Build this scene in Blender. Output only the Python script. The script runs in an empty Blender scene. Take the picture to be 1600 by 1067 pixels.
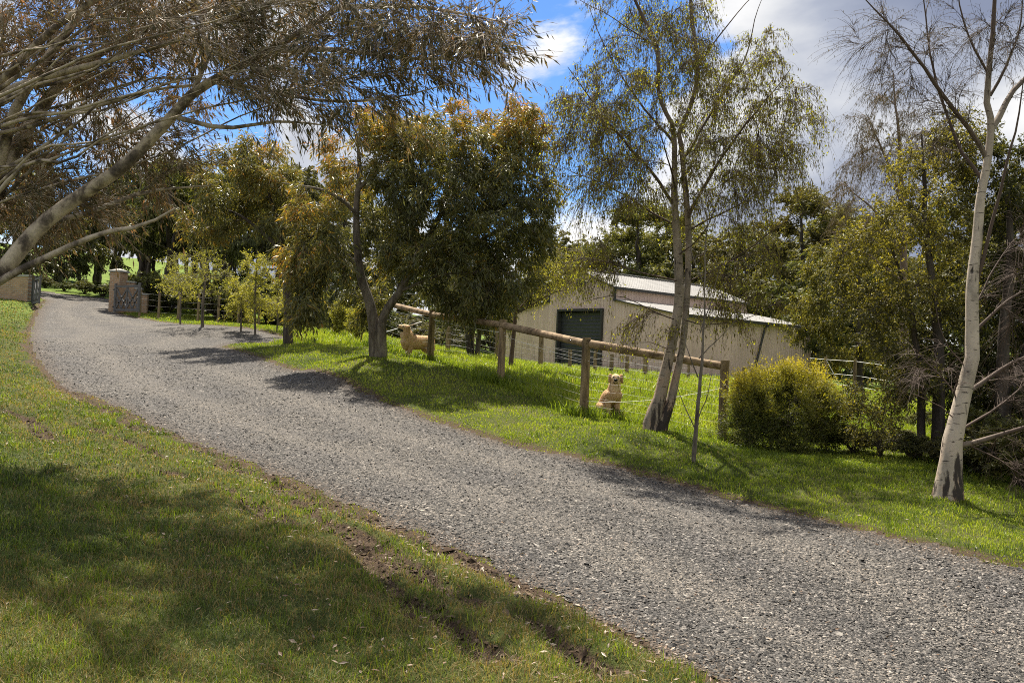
import bpy, bmesh, math
import numpy as np
from mathutils import Vector, Matrix

# ------------------------------------------------------------------ camera, sky, sun, exposure
SC = bpy.context.scene
COL = SC.collection
EYE = np.array([0.0, 0.0, 1.6])
HFOV, PITCH, ROLL = math.radians(60.0), math.radians(1.1), math.radians(2.5)
FPX = 800.0 / math.tan(HFOV / 2)
_r0 = np.array([1.0, 0, 0]); _f0 = np.array([0, math.cos(PITCH), math.sin(PITCH)])
_u0 = np.array([0, -math.sin(PITCH), math.cos(PITCH)])
C_R = math.cos(ROLL) * _r0 + math.sin(ROLL) * _u0
C_U = -math.sin(ROLL) * _r0 + math.cos(ROLL) * _u0
cam = bpy.data.cameras.new("camera"); cam.angle = HFOV; cam.clip_start = 0.05; cam.clip_end = 9000
camo = bpy.data.objects.new("camera", cam); COL.objects.link(camo)
M = Matrix.Identity(4)
for i in range(3):
    M[i][0], M[i][1], M[i][2], M[i][3] = C_R[i], C_U[i], -_f0[i], EYE[i]
camo.matrix_world = M
SC.camera = camo

SUN_EL, SUN_AZ = math.radians(61), math.radians(-13)      # azimuth from +Y, negative = to the left
sd = Vector((math.sin(SUN_AZ) * math.cos(SUN_EL), math.cos(SUN_AZ) * math.cos(SUN_EL), math.sin(SUN_EL)))
sun = bpy.data.lights.new("sun", 'SUN'); sun.energy = 5.0; sun.angle = math.radians(0.55); sun.color = (1.0, 0.93, 0.80)
suno = bpy.data.objects.new("sun", sun); COL.objects.link(suno)
suno.rotation_euler = sd.to_track_quat('Z', 'Y').to_euler()

W = bpy.data.worlds.new("World"); SC.world = W; W.use_nodes = True


def nd(nt, typ, **kw):
    n = nt.nodes.new(typ)
    for k, v in kw.items():
        if k.startswith('i_'):
            key = k[2:]
            key = int(key) if key.isdigit() else key.replace('_', ' ')
            n.inputs[key].default_value = v
        else:
            setattr(n, k, v)
    return n


def ramp(nt, fac, stops, interp='LINEAR'):
    r = nt.nodes.new('ShaderNodeValToRGB'); r.color_ramp.interpolation = interp
    el = r.color_ramp.elements
    while len(el) < len(stops): el.new(0.5)
    for e, (p, c) in zip(el, stops):
        e.position = p; e.color = (*c, 1.0) if len(c) == 3 else c
    nt.links.new(fac, r.inputs[0])
    return r.outputs[0]


def mix(nt, fac, a, b, mode='MIX'):
    m = nt.nodes.new('ShaderNodeMix'); m.data_type = 'RGBA'; m.blend_type = mode
    for s, v in ((m.inputs[0], fac), (m.inputs[6], a), (m.inputs[7], b)):
        if hasattr(v, 'is_output'): nt.links.new(v, s)
        elif isinstance(v, (int, float)): s.default_value = v
        else: s.default_value = (*v, 1.0)
    return m.outputs[2]


def math_(nt, op, a, b=None, clamp=False):
    m = nt.nodes.new('ShaderNodeMath'); m.operation = op; m.use_clamp = clamp
    for s, v in zip(m.inputs, (a, b)):
        if v is None: continue
        if hasattr(v, 'is_output'): nt.links.new(v, s)
        else: s.default_value = v
    return m.outputs[0]


def world_nodes():
    nt = W.node_tree; nt.nodes.clear(); L = nt.links.new
    sky = nd(nt, 'ShaderNodeTexSky', sky_type='NISHITA', sun_disc=False, sun_elevation=SUN_EL, sun_rotation=SUN_AZ,
             air_density=1.0, dust_density=0.1, ozone_density=4.0)
    tc = nd(nt, 'ShaderNodeTexCoord')
    sep = nd(nt, 'ShaderNodeSeparateXYZ'); L(tc.outputs['Generated'], sep.inputs[0])
    # clouds: fractal noise over the sky, flattened towards the horizon
    mp = nd(nt, 'ShaderNodeMapping'); mp.inputs['Scale'].default_value = (2.3, 2.3, 4.2)
    mp.inputs['Location'].default_value = CLOUD_LOC
    L(tc.outputs['Generated'], mp.inputs[0])
    n1 = nd(nt, 'ShaderNodeTexNoise', i_Scale=1.15, i_Detail=9.0, i_Roughness=0.55, i_Distortion=0.25); L(mp.outputs[0], n1.inputs['Vector'])
    # cloud banks: more to the east (right), open blue to the north-west
    dn = nd(nt, 'ShaderNodeVectorMath', operation='DOT_PRODUCT'); L(tc.outputs['Generated'], dn.inputs[0])
    dn.inputs[1].default_value = BLUE_DIR
    hole = ramp(nt, dn.outputs['Value'], [(0.955, (0, 0, 0)), (0.992, (1, 1, 1))])
    cov = math_(nt, 'SUBTRACT', n1.outputs[0], math_(nt, 'MULTIPLY', hole, 0.30))
    cov = math_(nt, 'ADD', cov, math_(nt, 'MULTIPLY', math_(nt, 'ADD', sep.outputs[0], 0.1), 0.12))
    fac = ramp(nt, cov, [(0.36, (0, 0, 0)), (0.43, (1, 1, 1))], 'EASE')
    mp2 = nd(nt, 'ShaderNodeMapping'); mp2.inputs['Scale'].default_value = (1.6, 1.6, 5.0); mp2.inputs['Location'].default_value = (3.7, 1.2, 0.35)
    L(tc.outputs['Generated'], mp2.inputs[0])
    n2 = nd(nt, 'ShaderNodeTexNoise', i_Scale=1.1, i_Detail=5.0, i_Roughness=0.5); L(mp2.outputs[0], n2.inputs['Vector'])
    dens = math_(nt, 'ADD', math_(nt, 'MULTIPLY', n2.outputs[0], 0.8), math_(nt, 'MULTIPLY', cov, 0.45))
    ccol = ramp(nt, dens, [(0.56, (6.6, 6.5, 6.4)), (0.63, (4.7, 4.8, 5.0)), (0.70, (2.7, 2.95, 3.6)), (0.80, (1.6, 1.85, 2.6))])
    c = mix(nt, fac, mix(nt, 1.0, sky.outputs[0], (0.56, 0.74, 0.95), 'MULTIPLY'), ccol)
    bg = nd(nt, 'ShaderNodeBackground', i_Strength=0.075); L(c, bg.inputs[0])
    out = nd(nt, 'ShaderNodeOutputWorld'); L(bg.outputs[0], out.inputs[0])


CLOUD_LOC = (5.1, 2.7, 1.8)
BLUE_DIR = (0.02, 0.93, 0.36)
world_nodes()
SC.view_settings.view_transform = 'Standard'; SC.view_settings.look = 'None'
SC.view_settings.exposure = 1.2; SC.view_settings.gamma = 1.0
SC.cycles.max_bounces = 6; SC.cycles.diffuse_bounces = 3; SC.cycles.transmission_bounces = 4; SC.cycles.glossy_bounces = 2
SC.cycles.caustics_reflective = False; SC.cycles.caustics_refractive = False
SC.cycles.use_denoising = False; SC.cycles.pixel_filter_type = 'BLACKMAN_HARRIS'; SC.cycles.filter_width = 1.0

# ------------------------------------------------------------------ helpers
RNG = np.random.default_rng(11)


def P(px, py, Y):
    """point at view depth Y that the photograph shows at pixel (px, py)"""
    d = _f0 + C_R * ((px - 800) / FPX) - C_U * ((py - 533.5) / FPX)
    return EYE + d * (Y / d[1])


def nrm(v, axis=-1):
    return v / np.maximum(np.linalg.norm(v, axis=axis, keepdims=True), 1e-9)


def vnoise(x, y, seed=0):
    xi = np.floor(x).astype(np.int64); yi = np.floor(y).astype(np.int64)
    fx = x - xi; fy = y - yi
    fx = fx * fx * (3 - 2 * fx); fy = fy * fy * (3 - 2 * fy)

    def h(a, b):
        n = (a * 374761393 + b * 668265263 + seed * 144269504) & 0xffffffff
        n = ((n ^ (n >> 13)) * 1274126177) & 0xffffffff
        n = (n ^ (n >> 16)) & 0xffff
        return n / 65535.0
    a = h(xi, yi); b = h(xi + 1, yi); c = h(xi, yi + 1); d = h(xi + 1, yi + 1)
    return (a * (1 - fx) + b * fx) * (1 - fy) + (c * (1 - fx) + d * fx) * fy


def fbm(x, y, s=1.0, o=4, seed=0):
    r = 0; a = 0.5; t = 0
    for k in range(o):
        r = r + a * vnoise(x * s + 17.3 * k, y * s - 9.1 * k, seed + k); t += a; a *= 0.5; s *= 2.03
    return r / t


def np_mesh(name, V, quads=None, tris=None, mat=None, parent=None, smooth=False, attrs=None, vattrs=None, loc=None):
    me = bpy.data.meshes.new(name)
    V = np.ascontiguousarray(V, dtype=np.float32)
    nq = 0 if quads is None else len(quads); ntr = 0 if tris is None else len(tris)
    me.vertices.add(len(V)); me.vertices.foreach_set('co', V.ravel())
    idx = []
    if nq: idx.append(np.asarray(quads, dtype=np.int32).ravel())
    if ntr: idx.append(np.asarray(tris, dtype=np.int32).ravel())
    idx = np.concatenate(idx)
    me.loops.add(len(idx)); me.loops.foreach_set('vertex_index', idx)
    starts = np.concatenate([np.arange(nq) * 4, nq * 4 + np.arange(ntr) * 3]).astype(np.int32)
    me.polygons.add(nq + ntr); me.polygons.foreach_set('loop_start', starts)
    me.update(calc_edges=True)
    me.polygons.foreach_set('use_smooth', np.full(nq + ntr, smooth))
    for dom, dct in (('FACE', attrs), ('POINT', vattrs)):
        for k, a in (dct or {}).items():
            at = me.attributes.new(k, 'FLOAT', dom); at.data.foreach_set('value', np.ascontiguousarray(a, dtype=np.float32))
    if mat: me.materials.append(mat)
    o = bpy.data.objects.new(name, me); COL.objects.link(o)
    if parent is not None: o.parent = parent
    if loc is not None: o.location = loc
    return o


def tag(o, label=None, cat=None, group=None, kind=None):
    if label: o['label'] = label
    if cat: o['category'] = cat
    if group: o['group'] = group
    if kind: o['kind'] = kind
    return o


def thing(name, loc, label, cat, group=None, rz=0.0):
    o = bpy.data.objects.new(name, None); COL.objects.link(o)
    o.location = loc; o.rotation_euler = (0, 0, rz); o.empty_display_size = 0.3
    return tag(o, label, cat, group)


def dup(root, loc, rz=0.0, scale=None, label=None):
    r = root.copy(); COL.objects.link(r); r.location = loc; r.rotation_euler = (0, 0, rz)
    if scale is not None: r.scale = scale if hasattr(scale, '__len__') else (scale,) * 3
    if label: r['label'] = label
    for ch in list(root.children):
        c = ch.copy(); COL.objects.link(c); c.parent = r
        for g in list(ch.children):
            d = g.copy(); COL.objects.link(d); d.parent = c
    return r


def catmull(pts, m):
    p = np.asarray(pts, float)
    if len(p) == 2: p = np.array([p[0], (p[0] + p[1]) / 2, p[1]])
    p = np.concatenate([[2 * p[0] - p[1]], p, [2 * p[-1] - p[-2]]]); n = len(p) - 3
    seg = np.linalg.norm(p[2:-1] - p[1:-2], axis=1); cum = np.concatenate([[0], np.cumsum(seg)])
    s = np.linspace(0, cum[-1], m); i = np.clip(np.searchsorted(cum, s, 'right') - 1, 0, n - 1)
    t = ((s - cum[i]) / np.maximum(seg[i], 1e-9))[:, None]
    a, b, c, d = p[i], p[i + 1], p[i + 2], p[i + 3]
    return 0.5 * (2 * b + (c - a) * t + (2 * a - 5 * b + 4 * c - d) * t ** 2 + (3 * b - a - 3 * c + d) * t ** 3)


class MB:
    """collects boxes, tubes and strips as one mesh"""
    def __init__(s): s.v = []; s.q = []; s.t = []; s.n = 0

    def add(s, V, q=None, t=None):
        V = np.asarray(V, float)
        if q is not None and len(q): s.q.append(np.asarray(q, int) + s.n)
        if t is not None and len(t): s.t.append(np.asarray(t, int) + s.n)
        s.v.append(V); s.n += len(V); return s

    def box(s, c, size, R=None, taper=1.0):
        h = np.array(size) / 2.0
        V = np.array([[x, y, z] for z in (-1, 1) for (x, y) in ((-1, -1), (1, -1), (1, 1), (-1, 1))], float)
        V[4:, :2] *= taper
        V = V * h
        if R is not None: V = V @ np.asarray(R).T
        return s.add(V + np.array(c), [[3, 2, 1, 0], [4, 5, 6, 7], [0, 1, 5, 4], [1, 2, 6, 5], [2, 3, 7, 6], [3, 0, 4, 7]])

    def bar(s, a, b, w, d=None, up=(0, 0, 1)):
        a = np.array(a, float); b = np.array(b, float); t = b - a; Ln = np.linalg.norm(t); t = t / Ln
        x = np.cross(up, t)
        if np.linalg.norm(x) < 1e-4: x = np.cross((0, 1, 0), t)
        x = x / np.linalg.norm(x); y = np.cross(t, x)
        return s.box((a + b) / 2, (w, d or w, Ln), np.stack([x, y, t], 1))

    def quad(s, a, b, c, d): return s.add([a, b, c, d], [[0, 1, 2, 3]])

    def prism(s, poly, ext):
        """closed prism: polygon (n x 3) extruded along ext"""
        A = np.asarray(poly, float); n = len(A); ext = np.asarray(ext, float)
        s.add(np.concatenate([A, A + ext]), [[i, (i + 1) % n, n + (i + 1) % n, n + i] for i in range(n)])
        cen = A.mean(0)
        s.add(np.concatenate([A, [cen]]), None, [[(i + 1) % n, i, n] for i in range(n)])
        s.add(np.concatenate([A + ext, [cen + ext]]), None, [[i, (i + 1) % n, n] for i in range(n)])
        return s

    def tube(s, pts, r, sides=8, cap=True):
        V, q = tubes([(np.asarray(pts, float), np.broadcast_to(np.asarray(r, float), (len(pts),)))], sides)
        s.add(V, q)
        if cap:
            n = len(V)
            for ring, c in ((np.arange(sides), pts[0]), (np.arange(n - sides, n), pts[-1])):
                s.add(np.concatenate([V[ring], [c]]), None, [[i, (i + 1) % sides, sides] for i in range(sides)])
        return s

    def build(s, name, mat, parent=None, smooth=False, **k):
        return np_mesh(name, np.concatenate(s.v), np.concatenate(s.q) if s.q else None, np.concatenate(s.t) if s.t else None, mat, parent, smooth, **k)


def tubes(lines, sides=6):
    """[(pts m x 3, radii m)] -> vertices, quads (grouped by length, no caps)"""
    by = {}
    for p, r in lines: by.setdefault(len(p), []).append((p, r))
    Vs = []; Qs = []; base = 0
    ang = np.arange(sides) * 2 * math.pi / sides
    for m, ls in by.items():
        Pm = np.stack([l[0] for l in ls]); R = np.stack([l[1] for l in ls]); B = len(ls)
        T = nrm(np.gradient(Pm, axis=1)); D = nrm(Pm[:, -1] - Pm[:, 0])
        ref = np.where(np.abs(D[:, 2:3]) < 0.85, np.array([[0, 0, 1.0]]), np.array([[0.0, 1, 0]]))
        ref = nrm(np.cross(D, ref))[:, None, :]
        N = nrm(ref - (ref * T).sum(-1, keepdims=True) * T); Bn = np.cross(T, N)
        ring = Pm[:, :, None] + R[:, :, None, None] * (np.cos(ang)[None, None, :, None] * N[:, :, None] + np.sin(ang)[None, None, :, None] * Bn[:, :, None])
        Vs.append(ring.reshape(-1, 3))
        i = np.arange(B)[:, None, None] * m * sides + np.arange(m - 1)[None, :, None] * sides
        k = np.arange(sides)[None, None, :]; k2 = (k + 1) % sides
        Q = np.stack([i + k, i + k2, i + sides + k2, i + sides + k], -1).reshape(-1, 4) + base
        Qs.append(Q); base += B * m * sides
    return np.concatenate(Vs), np.concatenate(Qs)


# ------------------------------------------------------------------ materials
def new_mat(name):
    m = bpy.data.materials.new(name); m.use_nodes = True
    nt = m.node_tree; nt.nodes.clear()
    out = nd(nt, 'ShaderNodeOutputMaterial')
    return m, nt, out


def pbsdf(nt, out, col, rough=0.8, spec=0.3, bump=None, bstr=0.5, bdist=0.01, metal=0.0):
    b = nd(nt, 'ShaderNodeBsdfPrincipled')
    if hasattr(col, 'is_output'): nt.links.new(col, b.inputs['Base Color'])
    else: b.inputs['Base Color'].default_value = (*col, 1)
    if hasattr(rough, 'is_output'): nt.links.new(rough, b.inputs['Roughness'])
    else: b.inputs['Roughness'].default_value = rough
    b.inputs['Specular IOR Level'].default_value = spec; b.inputs['Metallic'].default_value = metal
    if bump is not None:
        bp = nd(nt, 'ShaderNodeBump', i_Strength=bstr, i_Distance=bdist)
        nt.links.new(bump, bp.inputs['Height']); nt.links.new(bp.outputs[0], b.inputs['Normal'])
    nt.links.new(b.outputs[0], out.inputs[0])
    return b


def noise(nt, scale, detail=4, rough=0.55, dist=0.0, stretch=(1, 1, 1), coord='Object'):
    tc = nd(nt, 'ShaderNodeTexCoord'); mp = nd(nt, 'ShaderNodeMapping'); mp.inputs['Scale'].default_value = stretch
    nt.links.new(tc.outputs[coord], mp.inputs[0])
    n = nd(nt, 'ShaderNodeTexNoise', i_Scale=scale, i_Detail=detail, i_Roughness=rough, i_Distortion=dist)
    nt.links.new(mp.outputs[0], n.inputs['Vector'])
    return n.outputs[0]


def attr(nt, name):
    return nd(nt, 'ShaderNodeAttribute', attribute_name=name).outputs['Fac']


def mat_leaf(name, stops, transl=0.4, tmul=(1.5, 1.5, 0.7), spec=0.35, rough=0.5, obj_var=0.0):
    m, nt, out = new_mat(name)
    c = ramp(nt, attr(nt, 'tint'), stops)
    if obj_var:
        oi = nd(nt, 'ShaderNodeObjectInfo')
        h = nd(nt, 'ShaderNodeHueSaturation'); nt.links.new(c, h.inputs['Color'])
        nt.links.new(math_(nt, 'ADD', math_(nt, 'MULTIPLY', oi.outputs['Random'], obj_var), 1.0 - obj_var / 2), h.inputs['Value'])
        nt.links.new(math_(nt, 'ADD', math_(nt, 'MULTIPLY', oi.outputs['Random'], 0.05), 0.475), h.inputs['Hue'])
        c = h.outputs[0]
    b = nd(nt, 'ShaderNodeBsdfPrincipled'); nt.links.new(c, b.inputs['Base Color'])
    b.inputs['Roughness'].default_value = rough; b.inputs['Specular IOR Level'].default_value = spec
    t = nd(nt, 'ShaderNodeBsdfTranslucent'); nt.links.new(mix(nt, 1.0, c, tmul, 'MULTIPLY'), t.inputs[0])
    mx = nd(nt, 'ShaderNodeMixShader', i_0=transl)
    nt.links.new(b.outputs[0], mx.inputs[1]); nt.links.new(t.outputs[0], mx.inputs[2]); nt.links.new(mx.outputs[0], out.inputs[0])
    return m


def mat_bark(name, stops, scale=6, stretch=(1, 1, 0.25), bdist=0.01, rough=0.85, detail=6):
    m, nt, out = new_mat(name)
    n = noise(nt, scale, detail, 0.62, 0.4, stretch)
    n2 = noise(nt, scale * 6, 3, 0.6, 0, stretch)
    c = ramp(nt, n, stops)
    c = mix(nt, 0.35, c, mix(nt, 1.0, c, ramp(nt, n2, [(0.3, (0.4, 0.4, 0.4)), (0.7, (1.3, 1.3, 1.3))]), 'MULTIPLY'))
    pbsdf(nt, out, c, rough, 0.25, math_(nt, 'ADD', n, math_(nt, 'MULTIPLY', n2, 0.5)), 0.6, bdist)
    return m


def mat_birch(name, white=(0.62, 0.55, 0.47), base_h=1.0):
    """white bark with dark lens-shaped marks, black and furrowed towards the foot"""
    m, nt, out = new_mat(name)
    n = noise(nt, 5, 6, 0.6, 0.3, (1, 1, 0.6))
    c = ramp(nt, n, [(0.3, tuple(w * 0.55 for w in white)), (0.5, white), (0.75, tuple(min(1, w * 1.2) for w in white))])
    marks = noise(nt, 9, 4, 0.6, 0.2, (0.8, 0.8, 4.0))
    c = mix(nt, ramp(nt, marks, [(0.60, (0, 0, 0)), (0.66, (1, 1, 1))]), c, (0.07, 0.055, 0.045))
    tc = nd(nt, 'ShaderNodeTexCoord'); sp = nd(nt, 'ShaderNodeSeparateXYZ'); nt.links.new(tc.outputs['Object'], sp.inputs[0])
    furrow = noise(nt, 7, 6, 0.65, 0.5, (1, 1, 0.3))
    low = math_(nt, 'SUBTRACT', 1.0, math_(nt, 'DIVIDE', sp.outputs[2], base_h), True)
    f = ramp(nt, math_(nt, 'ADD', math_(nt, 'MULTIPLY', low, 0.34), math_(nt, 'MULTIPLY', math_(nt, 'SUBTRACT', furrow, 0.36), 2.2)), [(0.52, (0, 0, 0)), (0.66, (1, 1, 1))])
    c = mix(nt, math_(nt, 'MULTIPLY', low, ramp(nt, n, [(0.45, (0, 0, 0)), (0.6, (0.8, 0.8, 0.8))])), c, (0.34, 0.19, 0.11))
    c = mix(nt, f, c, (0.045, 0.035, 0.03))
    # young twigs above are red-brown
    up = ramp(nt, attr(nt, 'twig'), [(0.02, (0, 0, 0)), (0.5, (1, 1, 1))])
    c = mix(nt, up, c, (0.085, 0.058, 0.045))
    pbsdf(nt, out, c, 0.75, 0.25, math_(nt, 'SUBTRACT', n, math_(nt, 'MULTIPLY', f, 0.8)), 0.6, 0.012)
    return m


def mat_plain(name, col, rough=0.6, metal=0.0, var=0.15, scale=8, spec=0.35, stretch=(1, 1, 1)):
    m, nt, out = new_mat(name)
    n = noise(nt, scale, 5, 0.6, 0.2, stretch)
    c = ramp(nt, n, [(0.25, tuple(x * (1 - var) for x in col)), (0.75, tuple(min(1, x * (1 + var)) for x in col))])
    pbsdf(nt, out, c, rough, spec, n, 0.15, 0.004, metal)
    return m

# ------------------------------------------------------------------ terrain
CTRL = [  # pixel, depth: ground seen in the photograph
    (0, 1067, 4.0), (400, 1067, 4.2), (800, 1067, 4.45), (1180, 1067, 5.0), (1600, 1067, 5.9), (0, 900, 5.4), (0, 800, 7), (0, 700, 10), (0, 600, 16), (0, 530, 25), (0, 480, 38),
    (1094, 1038, 4.85), (784, 892, 6.6), (475, 755, 9.6), (250, 670, 13.0), (100, 610, 17.4), (45, 520, 30), (60, 480, 39),
    (1600, 890, 7.5), (1400, 845, 8.7), (1180, 790, 10.2), (812, 700, 13.5), (600, 630, 16.8), (460, 580, 21), (340, 535, 28), (172, 487, 40), (240, 500, 37.5),
    (585, 558, 21), (912, 652, 16.5), (780, 600, 19.3), (672, 570, 22.5), (1130, 700, 15), (1025, 672, 14.2), (1085, 727, 12.2), (1000, 742, 11.7),
    (1480, 785, 10.3), (1600, 830, 9.6), (1350, 745, 11.6), (592, 543, 25.5), (640, 558, 24),
    (1050, 586, 43), (790, 571, 51), (950, 583, 47), (1258, 596, 54), (960, 590, 33), (840, 580, 30), (1000, 592, 33), (1300, 625, 22), (1430, 690, 15), (1600, 700, 15),
    (315, 512, 31), (400, 520, 30), (500, 525, 31), (540, 525, 32),
    (100, 462, 50), (165, 468, 50), (100, 442, 60), (200, 452, 60), (100, 405, 90), (300, 440, 85), (400, 450, 85), (460, 470, 70), (60, 380, 120), (300, 410, 130), (420, 500, 45),
    (700, 555, 40), (640, 540, 60), (800, 545, 85), (1100, 570, 85), (1400, 590, 60), (1600, 600, 50), (1250, 575, 110), (800, 535, 130),
]
_c = np.array([P(*c) for c in CTRL])
_extra = np.array([[-3.6, 15.4, 0.52], [-1.2, 12.2, 0.26], [-6.8, 19.6, 0.84], [1.0, 9.6, 0.09], [0, 0, 0.0], [-4, 0, 0.35], [4, 0.5, -0.6], [0, -6, 0.4], [-14, 4, 1.2], [-10, 9, 0.9], [9, 4, -0.9], [14, 9, -1.0], [-25, 20, 2.4], [22, 22, -0.9], [30, 45, 0.6], [-40, 45, 5.5], [-70, 90, 12], [40, 110, 2.0], [0, -30, 1], [-40, -10, 3], [40, -10, -2]], float)
_c = np.concatenate([_c, _extra])


def _tps(r2): return 0.5 * r2 * np.log(r2 + 1e-9)


_n = len(_c)
_K = np.zeros((_n + 3, _n + 3))
_d2 = ((_c[:, None, :2] - _c[None, :, :2]) ** 2).sum(-1) / 100.0
_K[:_n, :_n] = _tps(_d2) + np.eye(_n) * 0.003
_K[:_n, _n] = 1; _K[:_n, _n + 1:] = _c[:, :2] / 10; _K[_n:, :_n] = _K[:_n, _n:].T
_wt = np.linalg.solve(_K, np.concatenate([_c[:, 2], np.zeros(3)]))

# drive edges (plan), near edge then far edge
NEAR_E = np.array([P(*a)[:2] for a in [(1400, 1180, 4.0), (1094, 1038, 4.85), (784, 892, 6.6), (475, 755, 9.6), (250, 670, 13.0), (100, 610, 17.4), (50, 560, 23), (45, 520, 30), (62, 478, 39)]])
FAR_E = np.array([P(*a)[:2] for a in [(1600, 890, 7.5), (1400, 845, 8.7), (1180, 790, 10.2), (1000, 742, 11.7), (812, 700, 13.5), (600, 632, 16.8), (460, 580, 21), (385, 551, 24.8), (335, 535, 27.4), (440, 533.5, 27.8), (455, 530, 29.5), (340, 515, 32.5), (240, 499, 37.2), (176, 488, 39.6)]])
NEAR_E = np.concatenate([[[9.0, -2.5], [3.2, 2.2]], NEAR_E[1:], [[-22.6, 43.0]]])
FAR_E = np.concatenate([[[14.5, 0.2], [8.6, 4.6]], FAR_E, [[-18.6, 43.5]]])
DRIVE = np.concatenate([NEAR_E, FAR_E[::-1]])
ROAD = np.array([[-22.6, 43.0], [-24.5, 45.5], [-34, 47], [-60, 49], [-60, 53], [-34, 51.5], [-22, 51], [-12, 53.5], [-4, 58], [-2.5, 55], [-11, 49.5], [-17.5, 46], [-18.6, 43.5]])


def smooth_poly(pl, it=2, closed=False):
    for _ in range(it):
        a, b = pl[:-1], pl[1:]
        q = np.empty((2 * len(a), 2)); q[0::2] = 0.75 * a + 0.25 * b; q[1::2] = 0.25 * a + 0.75 * b
        pl = np.concatenate([pl[:1], q, pl[-1:]])
    return pl


NEAR_S = smooth_poly(NEAR_E); FAR_S = smooth_poly(FAR_E, 1)
DRIVE_S = np.concatenate([NEAR_S, FAR_S[::-1]])


def seg_dist(xy, pl):
    d = np.full(len(xy), 1e9)
    for a, b in zip(pl[:-1], pl[1:]):
        ab = b - a; t = np.clip(((xy - a) @ ab) / max(ab @ ab, 1e-9), 0, 1)
        d = np.minimum(d, np.hypot(*(xy - a - t[:, None] * ab).T))
    return d


def inside(xy, poly):
    r = np.zeros(len(xy), bool); x, y = xy.T
    for a, b in zip(poly, np.roll(poly, -1, 0)):
        c = (a[1] > y) != (b[1] > y)
        if c.any(): r ^= c & (x < (b[0] - a[0]) * (y - a[1]) / (b[1] - a[1] + 1e-12) + a[0])
    return r


def drive_sd(xy):
    """signed distance to the gravel, negative on it"""
    d = np.minimum(seg_dist(xy, NEAR_S), seg_dist(xy, FAR_S))
    s = np.where(inside(xy, DRIVE_S), -d, d)
    dr = seg_dist(xy, np.concatenate([ROAD, ROAD[:1]])); dr = np.where(inside(xy, ROAD), -dr, dr)
    return np.minimum(s, dr)


def near_side(xy):
    """distance from the near edge on the bank (left) side, else large"""
    d = seg_dist(xy, NEAR_S)
    poly = np.concatenate([NEAR_S, [[-60, 43], [-60, -20], [9, -20]]])
    return np.where(inside(xy, poly), d, 99.0)


def ground_xy(px, py):
    """where the sight line through a pixel meets the smooth ground"""
    lo, hi = 2.0, 60.0
    for _ in range(40):
        m = (lo + hi) / 2; q = P(px, py, m)
        if q[2] > hz_raw([q[:2]])[0]: lo = m
        else: hi = m
    return P(px, py, lo)[:2]


RUTS_PX = [[(95, 604), (140, 628)], [(125, 668), (200, 690), (262, 722)], [(0, 640), (40, 655), (90, 690)], [(262, 742), (330, 762), (372, 780)], [(375, 785), (410, 800), (436, 820)], [(470, 795), (530, 832), (585, 856), (625, 880)], [(630, 885), (690, 915), (752, 948)],
           [(645, 962), (700, 1000), (770, 1048)], [(815, 972), (870, 1008), (930, 1050)], [(340, 724), (370, 740)], [(420, 745), (450, 770), (470, 790)], [(700, 858), (770, 896), (840, 930)], [(960, 975), (1040, 1020)], [(560, 845), (600, 905), (640, 950)]]


def rut_dist(xy):
    d = np.full(len(xy), 9.0)
    for pl in RUTS: d = np.minimum(d, seg_dist(xy, pl))
    return d


def dirt_mask(xy, nd_=None):
    """bare earth: wheel ruts beside the drive and worn patches, 0..1"""
    x, y = xy.T; m = np.zeros(len(xy))
    d = near_side(xy) if nd_ is None else nd_
    k = np.nonzero(d < 5)[0]
    if not len(k): return m
    q = xy[k]; x, y = q.T; dk = d[k]
    w = fbm(x, y, 1.1, 3, 5) - 0.5; p = fbm(x, y, 0.55, 3, 9); f = fbm(x, y, 4.5, 3, 21); wob = fbm(x, y, 3.0, 3, 77) - .5
    rd = rut_dist(q + np.stack([wob, np.roll(wob, 1) * 0 + w], 1) * .22)
    r0 = np.exp(-(rd / (0.08 + 0.10 * p)) ** 2) * (0.72 + 1.0 * fbm(x, y, 1.6, 2, 88))
    r2 = np.exp(-((dk - 0.24 - 0.5 * w) / 0.16) ** 2) * np.clip((p - 0.42) * 6, 0, 1) * 0.8
    e = np.clip(1 - dk / 0.22, 0, 1) * 0.45
    m[k] = np.clip(np.maximum.reduce([r0, r2, e]) * (0.25 + 1.45 * f), 0, 1)
    return m


def hz_raw(xy):
    xy = np.atleast_2d(np.asarray(xy, float)); out = np.empty(len(xy))
    for i in range(0, len(xy), 20000):
        q = xy[i:i + 20000]
        d2 = ((q[:, None] - _c[None, :, :2]) ** 2).sum(-1) / 100.0
        out[i:i + 20000] = _tps(d2) @ _wt[:_n] + _wt[_n] + (q / 10) @ _wt[_n + 1:]
    r = np.hypot(xy[:, 0], xy[:, 1] - 30)
    k = np.clip((r - 95) / 60, 0, 1); k = k * k * (3 - 2 * k)
    far = 5 + 5 * fbm(xy[:, 0], xy[:, 1], 0.004, 3, 3) - np.clip(r - 400, 0, 4000) * 0.004
    return np.clip(out, -4, 13) * (1 - k) + far * k


def hz(xy, detail=True):
    xy = np.atleast_2d(np.asarray(xy, float)); h = hz_raw(xy)
    if detail:
        r = np.hypot(*xy.T); near = r < 60
        q = xy[near]
        if len(q):
            d = drive_sd(q); n = near_side(q)
            grass = np.clip(d / 0.25, 0, 1)
            b = (fbm(q[:, 0], q[:, 1], 2.2, 3, 31) - 0.5) * 0.07 * grass
            b += (fbm(q[:, 0], q[:, 1], 0.9, 2, 37) - 0.5) * 0.02 * (1 - grass)
            b -= 0.09 * dirt_mask(q, n) * grass
            b += 0.05 * np.exp(-((n - 1.15) / 0.3) ** 2) + 0.03 * grass
            b += (fbm(q[:, 0], q[:, 1], 9.0, 2, 61) - 0.5) * 0.07 * dirt_mask(q, n) * grass
            h[near] += b
    return h


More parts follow.
